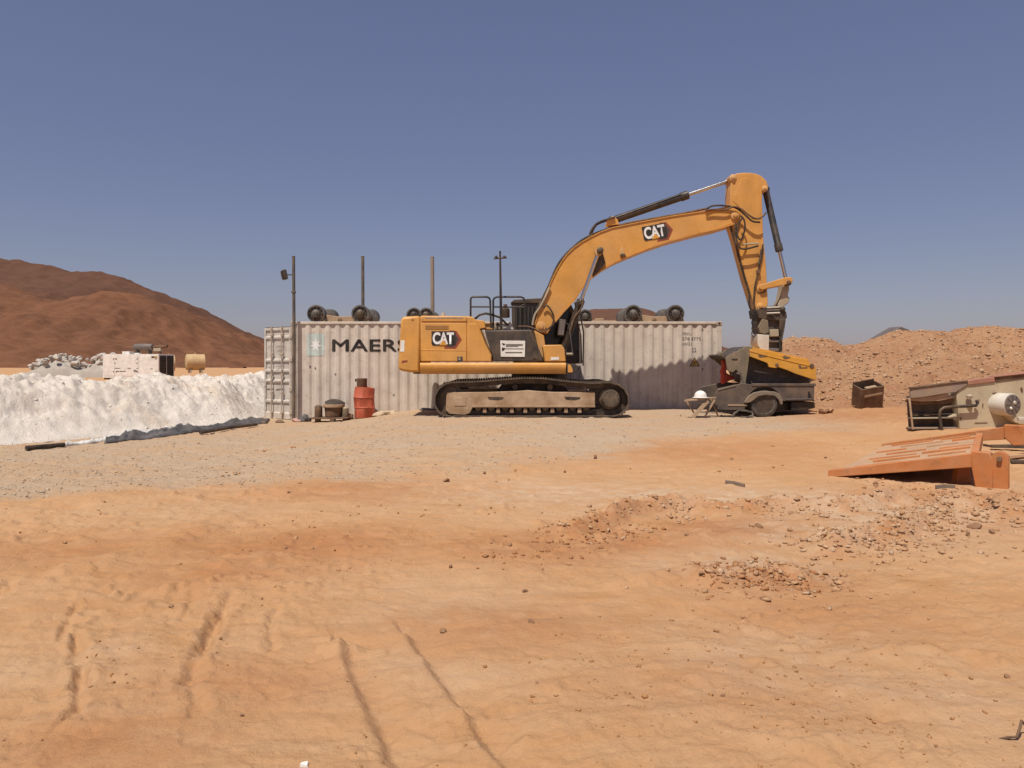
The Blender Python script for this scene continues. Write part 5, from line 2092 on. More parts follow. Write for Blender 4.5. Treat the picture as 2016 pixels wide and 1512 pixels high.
top = XZ([(1604, 757), (1480, 757), (1462, 754), (1448, 758), (1430, 762), (1413, 765)], PY0)
bot_l = XZ([(1402, 790), (1410, 806), (1440, 808), (1466, 806)], PY0)
bot_r = XZ([(1543, 790), (1602, 789)], PY0)
side = top + bot_l + arc(wc, .42, 175, 12, 18) + bot_r
for y0, y1 in ((PY0, PY0 + .06), (PY1 - .06, PY1)):
    mb = MB()
    mb.prism(side, y0, y1)
    sd_ = mb.build('bed_side', 'pickup', pk, .012)
    if y0 == PY0:
        fl_ = T([(395, 1285), (440, 1222), (490, 1192), (560, 1180), (680, 1184), (728, 1206), (755, 1258), (757, 1302), (732, 1304), (718, 1262), (682, 1226), (600, 1216), (530, 1228), (490, 1258), (460, 1282), (430, 1290)], PY0, Z5)
        mb = MB()
        mb.prism(fl_, PY0 - .05, PY0 + .01)
        mb.build('fender_flare', 'pickup_arch', sd_, .012)
        mb = MB()
        mb.prism(arc(wc, .47, 190, -10, 16), PY0 + .10, PY0 + .16)
        mb.build('wheel_well', 'black', sd_)
        mb = MB()
        mb.prism(XZ([(1480, 755), (1606, 755), (1606, 760), (1480, 760)], PY0), PY0 - .02, PY0 + .08)
        mb.build('bed_rail', 'pickup', sd_, .008)
        mb = MB()
        mb.prism(XZ([(1433, 796), (1470, 796.5), (1470, 799.5), (1433, 799)], PY0), PY0 - .014, PY0 + .005)
        mb.build('trim_strip', 'beam_tan', sd_, .003)
        mb = MB()
        mb.prism(XZ([(1546, 785), (1600, 784), (1600, 786), (1546, 787.5)], PY0), PY0 - .012, PY0 + .005)
        mb.build('trim_strip', 'muffler', sd_, .003)
        mb = MB()
        mb.prism(XZ([(1591, 770), (1594, 772), (1600, 788), (1590, 788)], PY0), PY0 - .008, PY0 + .01)
        mb.build('tail_lamp_hole', 'black', sd_)
        mb = MB()
        mb.prism(XZ([(1413, 765), (1448, 757), (1448, 760), (1413, 769)], PY0), PY0 - .016, PY0 + .01)
        mb.build('torn_edge', 'pickup_arch', sd_, .004)
mb = MB()
tx = XZ([(1604, 757)], PY0)[0][0]
mb.box((tx - .02, (PY0 + PY1) / 2, XZ([(1604, 773)], PY0)[0][1]), (.06, PY1 - PY0 - .12, .40))
mb.build('tailgate', 'pickup', pk, .012)
mb = MB()
z_ = XZ([(1500, 786)], PY0)[0][1]
mb.box(((XZ([(1450, 0)], PY0)[0][0] + tx) / 2, (PY0 + PY1) / 2, z_), (tx - XZ([(1450, 0)], PY0)[0][0] - .1, PY1 - PY0 - .14, .05))
mb.build('bed_floor', 'dark_in', pk)
mb = MB()
mb.prism(XZ([(1400, 800), (1602, 793), (1607, 800), (1580, 808), (1540, 811), (1400, 812)], PY0), PY0 + .32, PY0 + .42)
mb.prism(XZ([(1400, 800), (1602, 793), (1607, 800), (1580, 808), (1540, 811), (1400, 812)], PY0), PY1 - .42, PY1 - .32)
mb.build('chassis_rail', 'black', pk, .01)
mb = MB()
mb.prism(XZ([(1560, 792), (1606, 792), (1608, 803), (1590, 808), (1560, 809)], PY0), PY0 + .08, PY1 - .08)
mb.build('rear_bumper', 'black', pk, .01)
mb = MB()
mb.tube([(wc[0], PY0 + .2, wc[1]), (wc[0], PY1 - .2, wc[1])], .05, 10)
mb.build('axle', 'steel_dark', pk)
for yo, s in ((PY0 + .0, 1), (PY1 - .0, -1)):
    mb = MB()
    mb.lathe([(.21, .02), (.24, -.005), (.30, 0), (.325, .02), (.335, .05), (.335, .17), (.325, .20), (.30, .22), (.21, .2)], (wc[0], yo, wc[1]), (0, s, 0), 40)
    mb_r = MB()
    mb_r.lathe([(.215, .01), (.205, .02), (.195, .10), (.12, .11), (.10, .06), (.045, .05)], (wc[0], yo, wc[1]), (0, s, 0), 28)
    wh = mb.build('tyre', 'tyre', pk)
    mb_r.build('rim', 'steel_dark', wh)
    for k in range(5):
        a = R(20 + k * 72)
        mb = MB()
        mb.lathe([(.013, 0), (.013, .02)], (wc[0] + .075 * math.cos(a), yo + s * .035, wc[1] + .075 * math.sin(a)), (0, -s, 0), 6)
        mb.build('wheel_nut', 'steel_dark', wh)
mb = MB()
mb.tube([P(1441, 823, 18.3) + Vector((0, 0, 0)), P(1446, 814, 18.3), P(1455, 808, 18.3), P(1468, 809, 18.3), P(1480, 812, 18.3), P(1483, 818, 18.25), P(1470, 822, 18.2), P(1458, 822, 18.2)], .028, 8)
tag(mb.build('hose_loop', 'tyre'), 'dusty black hose loop on the ground left of the pickup wheel', 'hose')

# red cloth hanging between container and bucket
red = T([(195, 880), (235, 900), (240, 960), (230, 1010), (270, 1030), (312, 1045), (300, 1075), (262, 1085), (232, 1100), (200, 1120), (188, 1090), (195, 1040), (185, 1000), (200, 950)], 19.6, Z5)
mb = MB()
n = len(red)
mb.prism(red, 19.55, 19.75)
o = mb.build('red_jacket', 'red_cloth', None, .04)
tag(o, 'bright red cloth hanging between the container corner and the bucket', 'cloth')

# trestle table with white helmet
tg = gz((1385 - CX) * 18.15 / F, 18.15)
tt = thing('trestle_table', 'small tan trestle table with splayed legs left of the pickup', 'table', ((1380 - CX) * 18.3 / F, 18.3, tg))
zt = P(1380, 787, 18.2).z
mb = MB()
mb.hexa([P(1347, 791, 18.1), P(1382, 788, 18.05), P(1411, 785, 18.3), P(1372, 786, 18.5)] + [v + Vector((0, 0, .045)) for v in (P(1347, 791, 18.1), P(1382, 788, 18.05), P(1411, 785, 18.3), P(1372, 786, 18.5))])
mb.build('table_top', 'beam_tan', tt, .006)
for a, b, w in (((1394, 789, 18.1), (1362, 823, 18.0), .09), ((1407, 787, 18.25), (1387, 822, 18.2), .04), ((1352, 791, 18.3), (1372, 821, 18.3), .035), ((1400, 786, 18.45), (1414, 820, 18.5), .035)):
    mb = MB()
    A, B = P(*a), P(*b)
    B.z = tg + .005
    mb.bar(A, B, .035, w, (0, 1, 0))
    mb.build('leg', 'beam_tan', tt, .004)
mb = MB()
mb.tube([P(1364, 823, 18.0) + Vector((0, 0, .02)), P(1385, 823, 18.15) + Vector((0, 0, .02))], .018, 6)
mb.build('foot_bar', 'wood', tt)
hp = P(1375, 787, 18.2) + Vector((.05, 0, .045))
hl = thing('safety_helmet', 'white safety helmet lying on the trestle table', 'helmet', hp)
mb = MB()
mb.lathe([(.155, 0), (.15, .03), (.14, .08), (.115, .125), (.07, .16), (.02, .175)], hp, (0, 0, 1), 24)
mb.build('shell', 'sign_white', hl)
mb = MB()
mb.lathe([(.10, .002), (.19, .0), (.195, .008), (.15, .022)], hp, (0, 0, 1), 24)
mb.build('brim', 'sign_white', hl)
for dx, py, s, lab in ((1420, 826, .05, 'small grey stone beside the trestle table foot'), (1340, 826, .04, 'small dark lump left of the trestle table'), (1622, 798, .19, 'tan upright rock behind the pickup tailgate'), (1632, 812, .14, 'tan rock at the mound foot behind the pickup')):
    pz = P(dx, py, 18.6)
    g = gz(pz.x, 18.6)
    stone('rock', (pz.x, 18.6, g + s * .35), s, int(dx), 'rubble' if dx > 1500 else 'stone', lab, 'rock', None, dx)

# ================================================================== THINGS ALONG THE CONTAINER
def ground_d(px, d):
    x = (px - CX) * d / F
    return Vector((x, d, gz(x, d)))


# red drum
b = ground_d(718, 21.05)
dm = thing('oil_drum', 'battered red steel drum with a dented top against the container', 'drum', b)
r = .285
prof = [(r * .97, 0), (r, .012), (r, .28), (r + .014, .295), (r, .31), (r, .55), (r + .014, .57), (r, .59), (r, .84), (r * .98, .862)]
mb = MB()
mb.lathe(prof, b, (0, 0, 1), 36)
# dent the shell
for i, v in enumerate(mb.v):
    v = Vector(v)
    k = .11 * float(fbm(np.array([v.x * 1.0]), np.array([v.z]), .3, 3, 140)[0])
    dvec = Vector((v.x - b.x, v.y - b.y, 0))
    v += dvec * k * 2
    if v.z > b.z + .75:
        v.z += .06 * (v.x - b.x) / r * -1 * 0 - .05 * max(0, (v.x - b.x) / r)
    mb.v[i] = tuple(v)
mb.build('shell', 'red', dm)
mb = MB()
mb.lathe([(r * 1.02, -.012), (r * 1.03, 0), (r * 1.0, .012)], b + Vector((0, 0, .006)), (0, 0, 1), 36)
mb.build('chime', 'rust', dm)
c = b + Vector((-.07, -.02, .835))
cn = thing('rusty_can', 'small dark rusty can standing on top of the red drum', 'can', c)
mb = MB()
mb.lathe([(.135, 0), (.14, .01), (.14, .20), (.15, .24), (.13, .26), (.125, .2)], c, (0, 0, 1), 20)
mb.build('shell', 'rust', cn)
mb = MB()
mb.tube([c + Vector((-.14, 0, .2)), c + Vector((-.18, -.02, .24)), c + Vector((-.17, -.02, .16))], .02, 6)
mb.build('handle', 'steel_dark', cn)
# pot assembly
b = ground_d(655, 20.95)
pb = thing('metal_tray', 'flat rusty iron tray on a short foot left of the red drum', 'tray', b)
mb = MB()
mb.prism([(b.x - .52, b.z + .08), (b.x + .46, b.z + .09), (b.x + .50, b.z + .125), (b.x - .54, b.z + .12)], b.y - .3, b.y + .25)
mb.build('tray', 'rust', pb, .008)
for dx in (-.38, .05, .38):
    mb = MB()
    mb.box((b.x + dx, b.y - .1 + .1 * (dx == .05) * -1, b.z + .04), (.12, .2, .09))
    mb.build('foot', 'rust', pb, .008)
c = b + Vector((.0, 0, .126))
ptt = thing('iron_pot', 'wide rusty brown pot with a tilted lid on the iron tray', 'pot', c)
mb = MB()
mb.lathe([(.20, 0), (.235, .02), (.25, .24), (.285, .27), (.29, .33), (.265, .35), (.26, .30)], c + Vector((.03, 0, 0)), (0, 0, 1), 28)
mb.build('body', 'rust', ptt)
mb = MB()
mb.lathe([(.285, 0), (.30, .01), (.30, .07), (.285, .08)], c + Vector((.03, 0, .265)), (0, 0, 1), 28)
mb.build('rim', 'beam_tan', ptt)
mb = MB()
mb.lathe([(.27, 0), (.28, .012), (.2, .06), (.06, .075)], c + Vector((.06, 0, .37)), (.12, -.25, 1), 24)
mb.build('lid', 'black', ptt)
mb = MB()
mb.bar(c + Vector((.30, 0, .33)), c + Vector((.34, .02, .05)), .04, .03)
mb.build('handle', 'rust', ptt, .004)
for dx, h_, r_, mt, lab in ((-.37, .29, .105, 'rust', 'brown tin with a dark top at the left of the iron tray'), (.37, .24, .085, 'olive', 'small greenish grey tin at the right of the iron tray')):
    c = b + Vector((dx, -.08, .124))
    tn = thing('tin', lab, 'tin', c)
    mb = MB()
    mb.lathe([(r_ * .97, 0), (r_, .008), (r_, h_ - .02), (r_ * .96, h_)], c, (0, 0, 1), 20)
    mb.build('shell', mt, tn)
    mb = MB()
    mb.lathe([(r_ * .9, 0), (r_ * .6, .03), (r_ * .5, .035)], c + Vector((0, 0, h_)), (0, 0, 1), 16)
    mb.build('lid', 'steel_dark' if mt == 'rust' else 'beige', tn)


def lump(name, px, d, size, mat, label, cat, seed, sq=.6):
    g = ground_d(px, d)
    bm = bmesh.new()
    bmesh.ops.create_icosphere(bm, subdivisions=3, radius=1)
    for v in bm.verts:
        k = 1 + .9 * float(fbm(np.array([v.co.x * 1.3 + seed]), np.array([v.co.z * 1.3 + v.co.y]), 1.0, 3, 150 + seed)[0])
        v.co *= k
        v.co = Vector((v.co.x * size[0], v.co.y * size[1], max(v.co.z, -.35) * size[2]))
    me = bpy.data.meshes.new(name)
    bm.to_mesh(me)
    bm.free()
    me.shade_smooth()
    o = put(name, me, mat)
    o.location = g + Vector((0, 0, size[2] * .3))
    return tag(o, label, cat)


lump('black_bag', 600, 21.0, (.17, .14, .14), 'tarp', 'small crumpled black bag by the container corner', 'bag', 1)
lump('pink_scrap', 584, 20.9, (.13, .1, .07), 'pink', 'faded pink plastic scrap at the container corner', 'scrap', 2)
lump('sack', 747, 20.95, (.22, .16, .10), 'sack', 'pale torn sack lying right of the red drum', 'sack', 3)
lump('sack', 770, 21.0, (.2, .14, .08), 'sack', 'tan lumpy sack furthest right of the red drum', 'sack', 4)
lump('dark_scrap', 690, 21.0, (.08, .1, .13), 'rust', 'dark scrap lump between the iron pot and the red drum', 'scrap', 6)
lump('grey_rag', 845, 21.0, (.3, .12, .06), 'tarp', 'flat dark rag on the ground left of the excavator track', 'rag', 7)
lump('brown_scrap', 552, 20.6, (.12, .1, .05), 'rust', 'small brown scrap on the ground below the open door', 'scrap', 8)
for i, (px, w, lab) in enumerate(((672, .07, 'small dark stone on the road in front of the iron tray'), (520, .08, 'greyish stone under the open container door'))):
    g = ground_d(px, 20.2)
    stone('stone', (g.x, g.y, g.z + .02), w, i + 3, 'stone', lab, 'stone', 'stones lying on the sand', 900 + i)

# ================================================================== BLOCK ON THE MOUND FOOT
c = P(1708, 779, 19.5)
bx = thing('rusty_bin', 'tilted rusty open box half buried at the mound foot', 'box', (c.x, 19.5, c.z - .3))
rot = Matrix.Rotation(R(-6), 3, 'Y') @ Matrix.Rotation(R(20), 3, 'X') @ Matrix.Rotation(R(10), 3, 'Z')
for off, s in (((0, -.2, 0), (.60, .03, .60)), ((0, .2, .02), (.60, .03, .66)), ((-.30, 0, 0), (.03, .38, .60)), ((.30, 0, 0), (.03, .38, .60)), ((0, 0, -.29), (.58, .38, .03))):
    mb = MB()
    mb.box(c + rot @ Vector(off), s, rot)
    mb.build('bin_wall', 'rust', bx, .006)
mb = MB()
mb.box(c + rot @ Vector((0, -.222, .10)), (.5, .02, .05), rot)
mb.build('strap', 'beam_tan', bx)
mb = MB()
mb.box(c + rot @ Vector((.0, -.1, .26)), (.3, .1, .06), rot)
mb.build('handle', 'beam_tan', bx, .01)
# excavated conveyor tip behind the mound
a, b = P(1640, 712, 29), P(1778, 651, 29)
cv = thing('conveyor', 'dark grey conveyor tip rising behind the right dirt mound', 'conveyor', (b.x, 29, 0))
mb = MB()
mb.bar(a, b, .8, .10, (0, 1, 0))
mb.build('belt_frame', 'steel_dark', cv, .01)
mb = MB()
d = (b - a).normalized()
n_ = Vector((-d.z, 0, d.x))
p0, p1 = a.lerp(b, .62), b
mb.prism([(p0.x, p0.z), (p1.x, p1.z - .14), (p1.x + .05, p1.z), ((p1 + n_ * .16).x - .25, (p1 + n_ * .16).z), ((p0 + n_ * .16).x, (p0 + n_ * .16).z)], 28.55, 29.45)
mb.build('belt_hood', 'muffler', cv, .03)
for k in (.35, .7):
    q = a.lerp(b, k)
    mb = MB()
    mb.bar((q.x, 29, 0), (q.x, 29, q.z), .1, .1, (0, 1, 0))
    mb.build('leg', 'steel_dark', cv)

# ================================================================== BEIGE MACHINE at the right edge
QY = 14.3
Z7 = (6.3, 1760, 720)
mc = thing('crusher_feeder', 'beige steel feeder body with open dark bay and round motor at right edge', 'machine', ((1900 - CX) * QY / F, QY + .7, gz((1900 - CX) * QY / F, QY)))
body = T([(775, 340), (890, 215), (1240, 200), (1640, 145), (2300, 70), (2300, 1000), (1600, 830), (1000, 790), (815, 790), (800, 560)], QY, Z7)
mb = MB()
mb.prism(body, QY, QY + .22)
bd = mb.build('side_plate', 'machine', mc, .015)
mb = MB()
mb.prism(T([(860, 345), (1240, 270), (1640, 220), (2300, 150), (2300, 900), (1600, 800), (1000, 770), (860, 770)], QY, Z7), QY + .245, QY + 1.35)
mb.build('hopper_body', 'machine', mc, .015)
mb = MB()
mb.prism(T([(205, 285), (640, 225), (890, 200), (905, 235), (760, 330), (640, 345), (330, 395), (200, 405)], QY, Z7), QY - .03, QY + .05)
mb.build('hopper_lip', 'machine_grey', mc, .012)
mb = MB()
mb.prism(T([(195, 268), (640, 212), (900, 180), (900, 197), (640, 228), (195, 287)], QY, Z7), QY - .05, QY + .07)
mb.build('top_edge', 'rust', mc, .006)
mb = MB()
mb.prism(T([(905, 185), (1235, 135), (1245, 200), (905, 240)], QY, Z7), QY - .03, QY + .12)
mb.build('red_rail', 'pinkred', mc, .01)
mb = MB()
mb.prism(T([(1240, 140), (1640, 98), (2300, 20), (2300, 85), (1640, 150), (1250, 200)], QY, Z7), QY - .02, QY + .12)
mb.build('dark_rail', 'rust', mc, .01)
mb = MB()
mb.prism(T([(1235, 128), (1640, 84), (2300, 6), (2300, 24), (1640, 100), (1235, 142)], QY, Z7), QY - .05, QY + .14)
mb.build('red_cap', 'pinkred', mc, .006)
# bay: bent chute plates, posts, shelves, dark back
mb = MB()
mb.prism(T([(180, 405), (330, 398), (640, 350), (690, 350), (690, 375), (760, 372), (760, 400), (560, 440), (350, 445), (190, 430)], QY, Z7), QY + .02, QY + .12)
mb.build('chute_plate', 'frame_dusty', mc, .01)
mb = MB()
mb.prism(T([(200, 430), (350, 447), (560, 445), (765, 405), (765, 470), (560, 480), (330, 490), (205, 455)], QY, Z7), QY + .10, QY + .2)
mb.build('chute_plate', 'rust', mc, .01)
mb = MB()
mb.prism(T([(235, 385), (790, 375), (815, 785), (262, 785)], QY, Z7), QY + .20, QY + .24)
mb.build('back_plate', 'dark_in', mc)
mb = MB()
mb.prism(T([(180, 405), (204, 405), (246, 795), (224, 795)], QY, Z7), QY - .01, QY + .02)
mb.build('post', 'frame_dusty', mc, .008)
for y0, y1, mt, dd in ((600, 618, 'dark_in', .3), (648, 662, 'beige', .0), (768, 790, 'machine_grey', .0)):
    mb = MB()
    mb.prism(T([(215, y0), (790, y0 - 5), (795, y1 - 5), (225, y1)], QY, Z7), QY + min(dd, .12) + .02, QY + .19)
    mb.build('shelf', mt, mc, .004)
for px in (330, 465):
    mb = MB()
    q = T([(px, 612)], QY, Z7)[0]
    mb.box((q[0], QY + .2, q[1]), (.10, .08, .05))
    mb.build('bearing', 'beige', mc, .01)
mb = MB()
mb.prism(T([(720, 640), (790, 600), (790, 655), (730, 655)], QY, Z7), QY + .03, QY + .2)
mb.build('gusset', 'machine', mc, .004)
mb = MB()
q = T([(560, 795), (545, 700), (530, 600), (545, 545), (590, 515), (700, 505), (850, 500), (985, 490), (1000, 450), (980, 430)], QY, Z7)
mb.tube([(a, QY - .09, b) for a, b in q], .028, 10)
mb.build('bent_pipe', 'steel_dark', mc)
mb = MB()
q = T([(905, 380), (925, 440), (945, 485)], QY, Z7)
mb.tube([(a, QY - .08, b) for a, b in q], .012, 8)
mb.lathe([(.05, 0), (.06, .03), (.03, .06)], (q[0][0], QY - .08, q[0][1] - .02), (0, 0, 1), 12)
mb.build('valve_lever', 'beige', mc)
for pts in ([(1220, 335), (1270, 330), (1290, 430), (1275, 450), (1240, 380)], [(1565, 290), (1580, 260), (1600, 300), (1590, 340), (1570, 310)], [(1045, 415), (1058, 420), (1055, 470), (1045, 465)], [(1000, 705), (1150, 700), (1160, 712), (1000, 716)], [(1095, 470), (1108, 470), (1105, 520), (1095, 520)], [(815, 640), (835, 640), (832, 680), (818, 670)]):
    mb = MB()
    mb.prism(T(pts, QY, Z7), QY - .008, QY + .005)
    mb.build('chipped_patch', 'rust', bd)
# round motor, axis turned slightly left of the camera
mo = P(1993, 797, QY - .25)
ax = Vector((.30, -1, 0)).normalized()
mb = MB()
o_ = P(1982, 796, QY)
mb.lathe([(.20, -.28), (.215, -.26), (.215, 0), (.20, .012)], mo, -ax, 36)
mb = MB()
mb.lathe([(.205, 0), (.21, .05), (.21, .36), (.20, .38)], mo - ax * .38, ax, 36)
mt_ = mb.build('motor_housing', 'offwhite', mc)
mb = MB()
mb.lathe([(.185, 0), (.185, .02), (.15, .028), (.05, .03)], mo - ax * .005, ax, 36)
mb.build('fan_cover', 'muffler', mt_)
u = ax.cross(Vector((0, 0, 1))).normalized()
for dx, dz, s_, m2 in ((-.03, .04, .04, 'offwhite'), (.06, -.06, .03, 'sign_white')):
    mb = MB()
    mb.lathe([(s_, 0), (s_ * .6, .02)], mo + ax * .022 + u * dx + Vector((0, 0, dz)), ax, 10)
    mb.build('cover_bolt', m2, mt_)
for k in range(9):
    a = R(k * 40)
    mb = MB()
    c = mo + ax * .021
    mb.bar(c + (u * math.cos(a) + Vector((0, 0, math.sin(a)))) * .05, c + (u * math.cos(a) + Vector((0, 0, math.sin(a)))) * .17, .012, .01, ax)
    mb.build('grille_rib', 'charcoal', mt_)
mb = MB()
mb.prism(T([(1310, 560), (1360, 640), (1400, 690), (1480, 720), (1640, 700), (1640, 640), (1420, 610)], QY, Z7), QY - .22, QY)
mb.build('motor_seat', 'machine', mt_, .012)

# ================================================================== ORANGE RAMP
A = Vector((4.55, 10.8, 0))
L_dir = Vector((.77, -.64, 0)).normalized()
W_dir = Vector((.64, .77, 0)).normalized()
Lr, Wr = 1.80, 2.75
A.z = gz(A.x, A.y) + .03
Cc = A + W_dir * Wr
Cc.z = gz(Cc.x, Cc.y) + .05
rise = .36


def rp(l, w, h=0.0):
    """point on the ramp: l along, w across (0..1), h above deck"""
    p = A + L_dir * (l * Lr) + (Cc - A) * w
    p.z = A.z + (Cc.z - A.z) * w + rise * l + h
    return p


rm = thing('loading_ramp', 'sandy orange steel loading ramp lying tilted on the sand', 'ramp', A)


def rbar(l0, w0, l1, w1, wid, hgt, h0, name, mat, parent=None, bev=.006, wid2=None):
    a, b = rp(l0, w0, h0), rp(l1, w1, h0)
    d = (b - a).normalized()
    s = Vector((-d.y, d.x, 0)).normalized() * wid / 2
    z = Vector((0, 0, 1)) * hgt
    mb = MB()
    mb.hexa([a - s, b - s, b + s, a + s, a - s + z, b - s + z, b + s + z, a + s + z])
    return mb.build(name, mat, parent or rm, bev)


# deck plate
mb = MB()
q = [rp(0, 0), rp(.98, 0), rp(.90, .45), rp(.80, .96), rp(0, 1)]
mb.add([v - Vector((0, 0, .03)) for v in q] + [v for v in q], [tuple(range(5)), tuple(range(9, 4, -1))] + [(i, (i + 1) % 5, 5 + (i + 1) % 5, 5 + i) for i in range(5)])
mb.build('deck_plate', 'deck', rm, .004)
# near side beam: deep, tapering to the low tip
a0, a1 = rp(-.02, -.02, 0), rp(1.0, -.02, 0)
s = W_dir * .05
mb = MB()
mb.hexa([a0 - s + Vector((0, 0, -.03)), a1 - s + Vector((0, 0, -.09)), a1 + s + Vector((0, 0, -.09)), a0 + s + Vector((0, 0, -.03)),
         a0 - s + Vector((0, 0, .07)), a1 - s + Vector((0, 0, .09)), a1 + s + Vector((0, 0, .09)), a0 + s + Vector((0, 0, .07))])
mb.build('side_beam', 'orange', rm, .008)
a0, a1 = rp(-.02, 1.02, 0), rp(1.0, 1.02, 0)
mb = MB()
mb.hexa([a0 - s + Vector((0, 0, -.03)), a1 - s + Vector((0, 0, -.14)), a1 + s + Vector((0, 0, -.14)), a0 + s + Vector((0, 0, -.03)),
         a0 - s + Vector((0, 0, .03)), a1 - s + Vector((0, 0, .06)), a1 + s + Vector((0, 0, .06)), a0 + s + Vector((0, 0, .03))])
mb.build('side_beam', 'orange', rm, .008)
# right hand edge beam
rbar(.95, .03, .78, .97, .09, .16, -.13, 'edge_beam', 'orange')
for w in (.35, .68):
    rbar(.02, w, .84, w, .07, .10, -.135, 'stringer', 'orange')
# grip cleats, staggered rows
row = 0
for w in (.14, .27, .40, .53, .66, .79, .91):
    rj = random.Random(row)
    st = .08 + .13 * (row % 2) + rj.uniform(-.03, .03)
    for l in (st, st + .40):
        rbar(l, w, min(l + rj.uniform(.22, .36), .84), w + .015, .032, .035 + rj.uniform(-.012, .008), -.006, 'grip_cleat', 'orange' if rj.random() < .7 else 'deck', None, .006)
    row += 1
# hinge lugs
for w, tp, wl in ((-.02, .15, 1.0), (1.02, .10, 1.0)):
    b = rp(1.0, w, 0)
    zgr = gz(b.x, b.y)
    mb = MB()
    o_ = b + L_dir * .02
    pr = [(-.10, .10), (.10, .10), (.13, -.02), (.13, zgr - b.z - .02), (-.06, zgr - b.z - .02), (-.10, -.12)]
    if w > .5:
        pr = [(-.10, .08), (.16, .08), (.17, -.22), (.02, -.24), (-.10, -.12)]
    vs = []
    for k in (-.07, .07):
        vs += [o_ + L_dir * x + W_dir * k + Vector((0, 0, z)) for x, z in pr]
    n = len(pr)
    mb.add(vs, [tuple(range(n)), tuple(range(2 * n - 1, n - 1, -1))] + [(i, (i + 1) % n, n + (i + 1) % n, n + i) for i in range(n)])
    lg = mb.build('hinge_block', 'orange', rm, .012)
    # rounded eye plate
    e = o_ + L_dir * .20 + Vector((0, 0, .03))
    prr = [(.09 * math.cos(R(t_)), .09 * math.sin(R(t_))) for t_ in range(0, 181, 20)] + [(-.09, -.22 if w > .5 else zgr - e.z - .01), (.09, -.22 if w > .5 else zgr - e.z - .01)]
    for k in (-.045, .045):
        vs = []
        for kk in (k - .014, k + .014):
            vs += [e + L_dir * x + W_dir * kk + Vector((0, 0, z)) for x, z in prr]
        n = len(prr)
        mb = MB()
        mb.add(vs, [tuple(range(n)), tuple(range(2 * n - 1, n - 1, -1))] + [(i, (i + 1) % n, n + (i + 1) % n, n + i) for i in range(n)])
        mb.build('hinge_eye', 'orange', lg, .004)
    mb = MB()
    mb.lathe([(.03, -.10), (.03, .10)], e, W_dir, 12)
    mb.build('hinge_pin', 'rust', lg)
# prop under the raised end
mb = MB()
pz_ = rp(.86, .10, -.1)
zgr = gz(pz_.x, pz_.y)
mb.hexa([Vector((pz_.x - .10, pz_.y - .06, zgr - .02)), Vector((pz_.x + .10, pz_.y - .06, zgr - .02)), Vector((pz_.x + .10, pz_.y + .08, zgr - .02)), Vector((pz_.x - .10, pz_.y + .08, zgr - .02)),
         Vector((pz_.x - .07, pz_.y - .05, pz_.z)), Vector((pz_.x + .08, pz_.y - .05, pz_.z)), Vector((pz_.x + .08, pz_.y + .06, pz_.z)), Vector((pz_.x - .07, pz_.y + .06, pz_.z))])
mb.build('prop_foot', 'orange', rm, .01)

# loose planks and bars right of the ramp
for i, (p0, p1, w, h_, mt, lab, zz) in enumerate((((1936, 878, ), (2090, 884), .16, .05, 'deck', 'sandy plank behind the ramp hinge, upper of the pair', .16),
                                                  ((1950, 886), (2100, 893), .10, .05, 'dark_in', 'dark steel bar under the sandy plank by the ramp', .07),
                                                  ((1985, 905), (2090, 903), .09, .05, 'deck', 'short tan bar at the right edge below the plank', .05),
                                                  ((1990, 913), (2090, 916), .08, .04, 'dark_in', 'thin dark bar at the right edge, lowest of the bars', .02),
                                                  ((2004, 850), (2110, 852), .07, .06, 'offwhite', 'pale steel bar beside the ramp far hinge at the right edge', .22))):
    a, b = gp(*p0), gp(*p1)
    a.z += zz
    b.z += zz
    mb = MB()
    m = a.lerp(b, .4) + Vector((0, .02, .012))
    mb.bar(a, m, w, h_, (0, 1, 0))
    mb.bar(m, b, w * .97, h_, (0, 1, 0))
    for k, v in enumerate(mb.v):
        mb.v[k] = tuple(Vector(v) + Vector((0, 0, .012 * math.sin(v[0] * 23))))
    tag(mb.build('loose_bar', mt, None, .006), lab, 'bar')

# ================================================================== GENERATOR, TANKS far left
GD = 74.5
th = R(11)
fr_ = Vector(((312 - CX) * GD / F, GD, 0))
gl, gw, ghh = 6.2, 2.44, 2.5
ux = Vector((-math.cos(th), math.sin(th), 0))       # along the front, leftwards
uy = Vector((math.sin(th), math.cos(th), 0))        # away from the camera
ztop = H + (HY - 697) * GD / F
gbase = ztop - ghh
gn = thing('generator', 'white containerised generator with black louvred end and silencer on the roof', 'generator', fr_ + Vector((0, 0, gbase)))


def gpnt(a, b, z):
    return fr_ + ux * a + uy * b + Vector((0, 0, gbase + z))


def gbox(a0, a1, b0, b1, z0, z1, name, mat, parent=None, bev=.01):
    mb = MB()
    mb.hexa([gpnt(a0, b0, z0), gpnt(a1, b0, z0), gpnt(a1, b1, z0), gpnt(a0, b1, z0), gpnt(a0, b0, z1), gpnt(a1, b0, z1), gpnt(a1, b1, z1), gpnt(a0, b1, z1)])
    return mb.build(name, mat, parent or gn, bev)


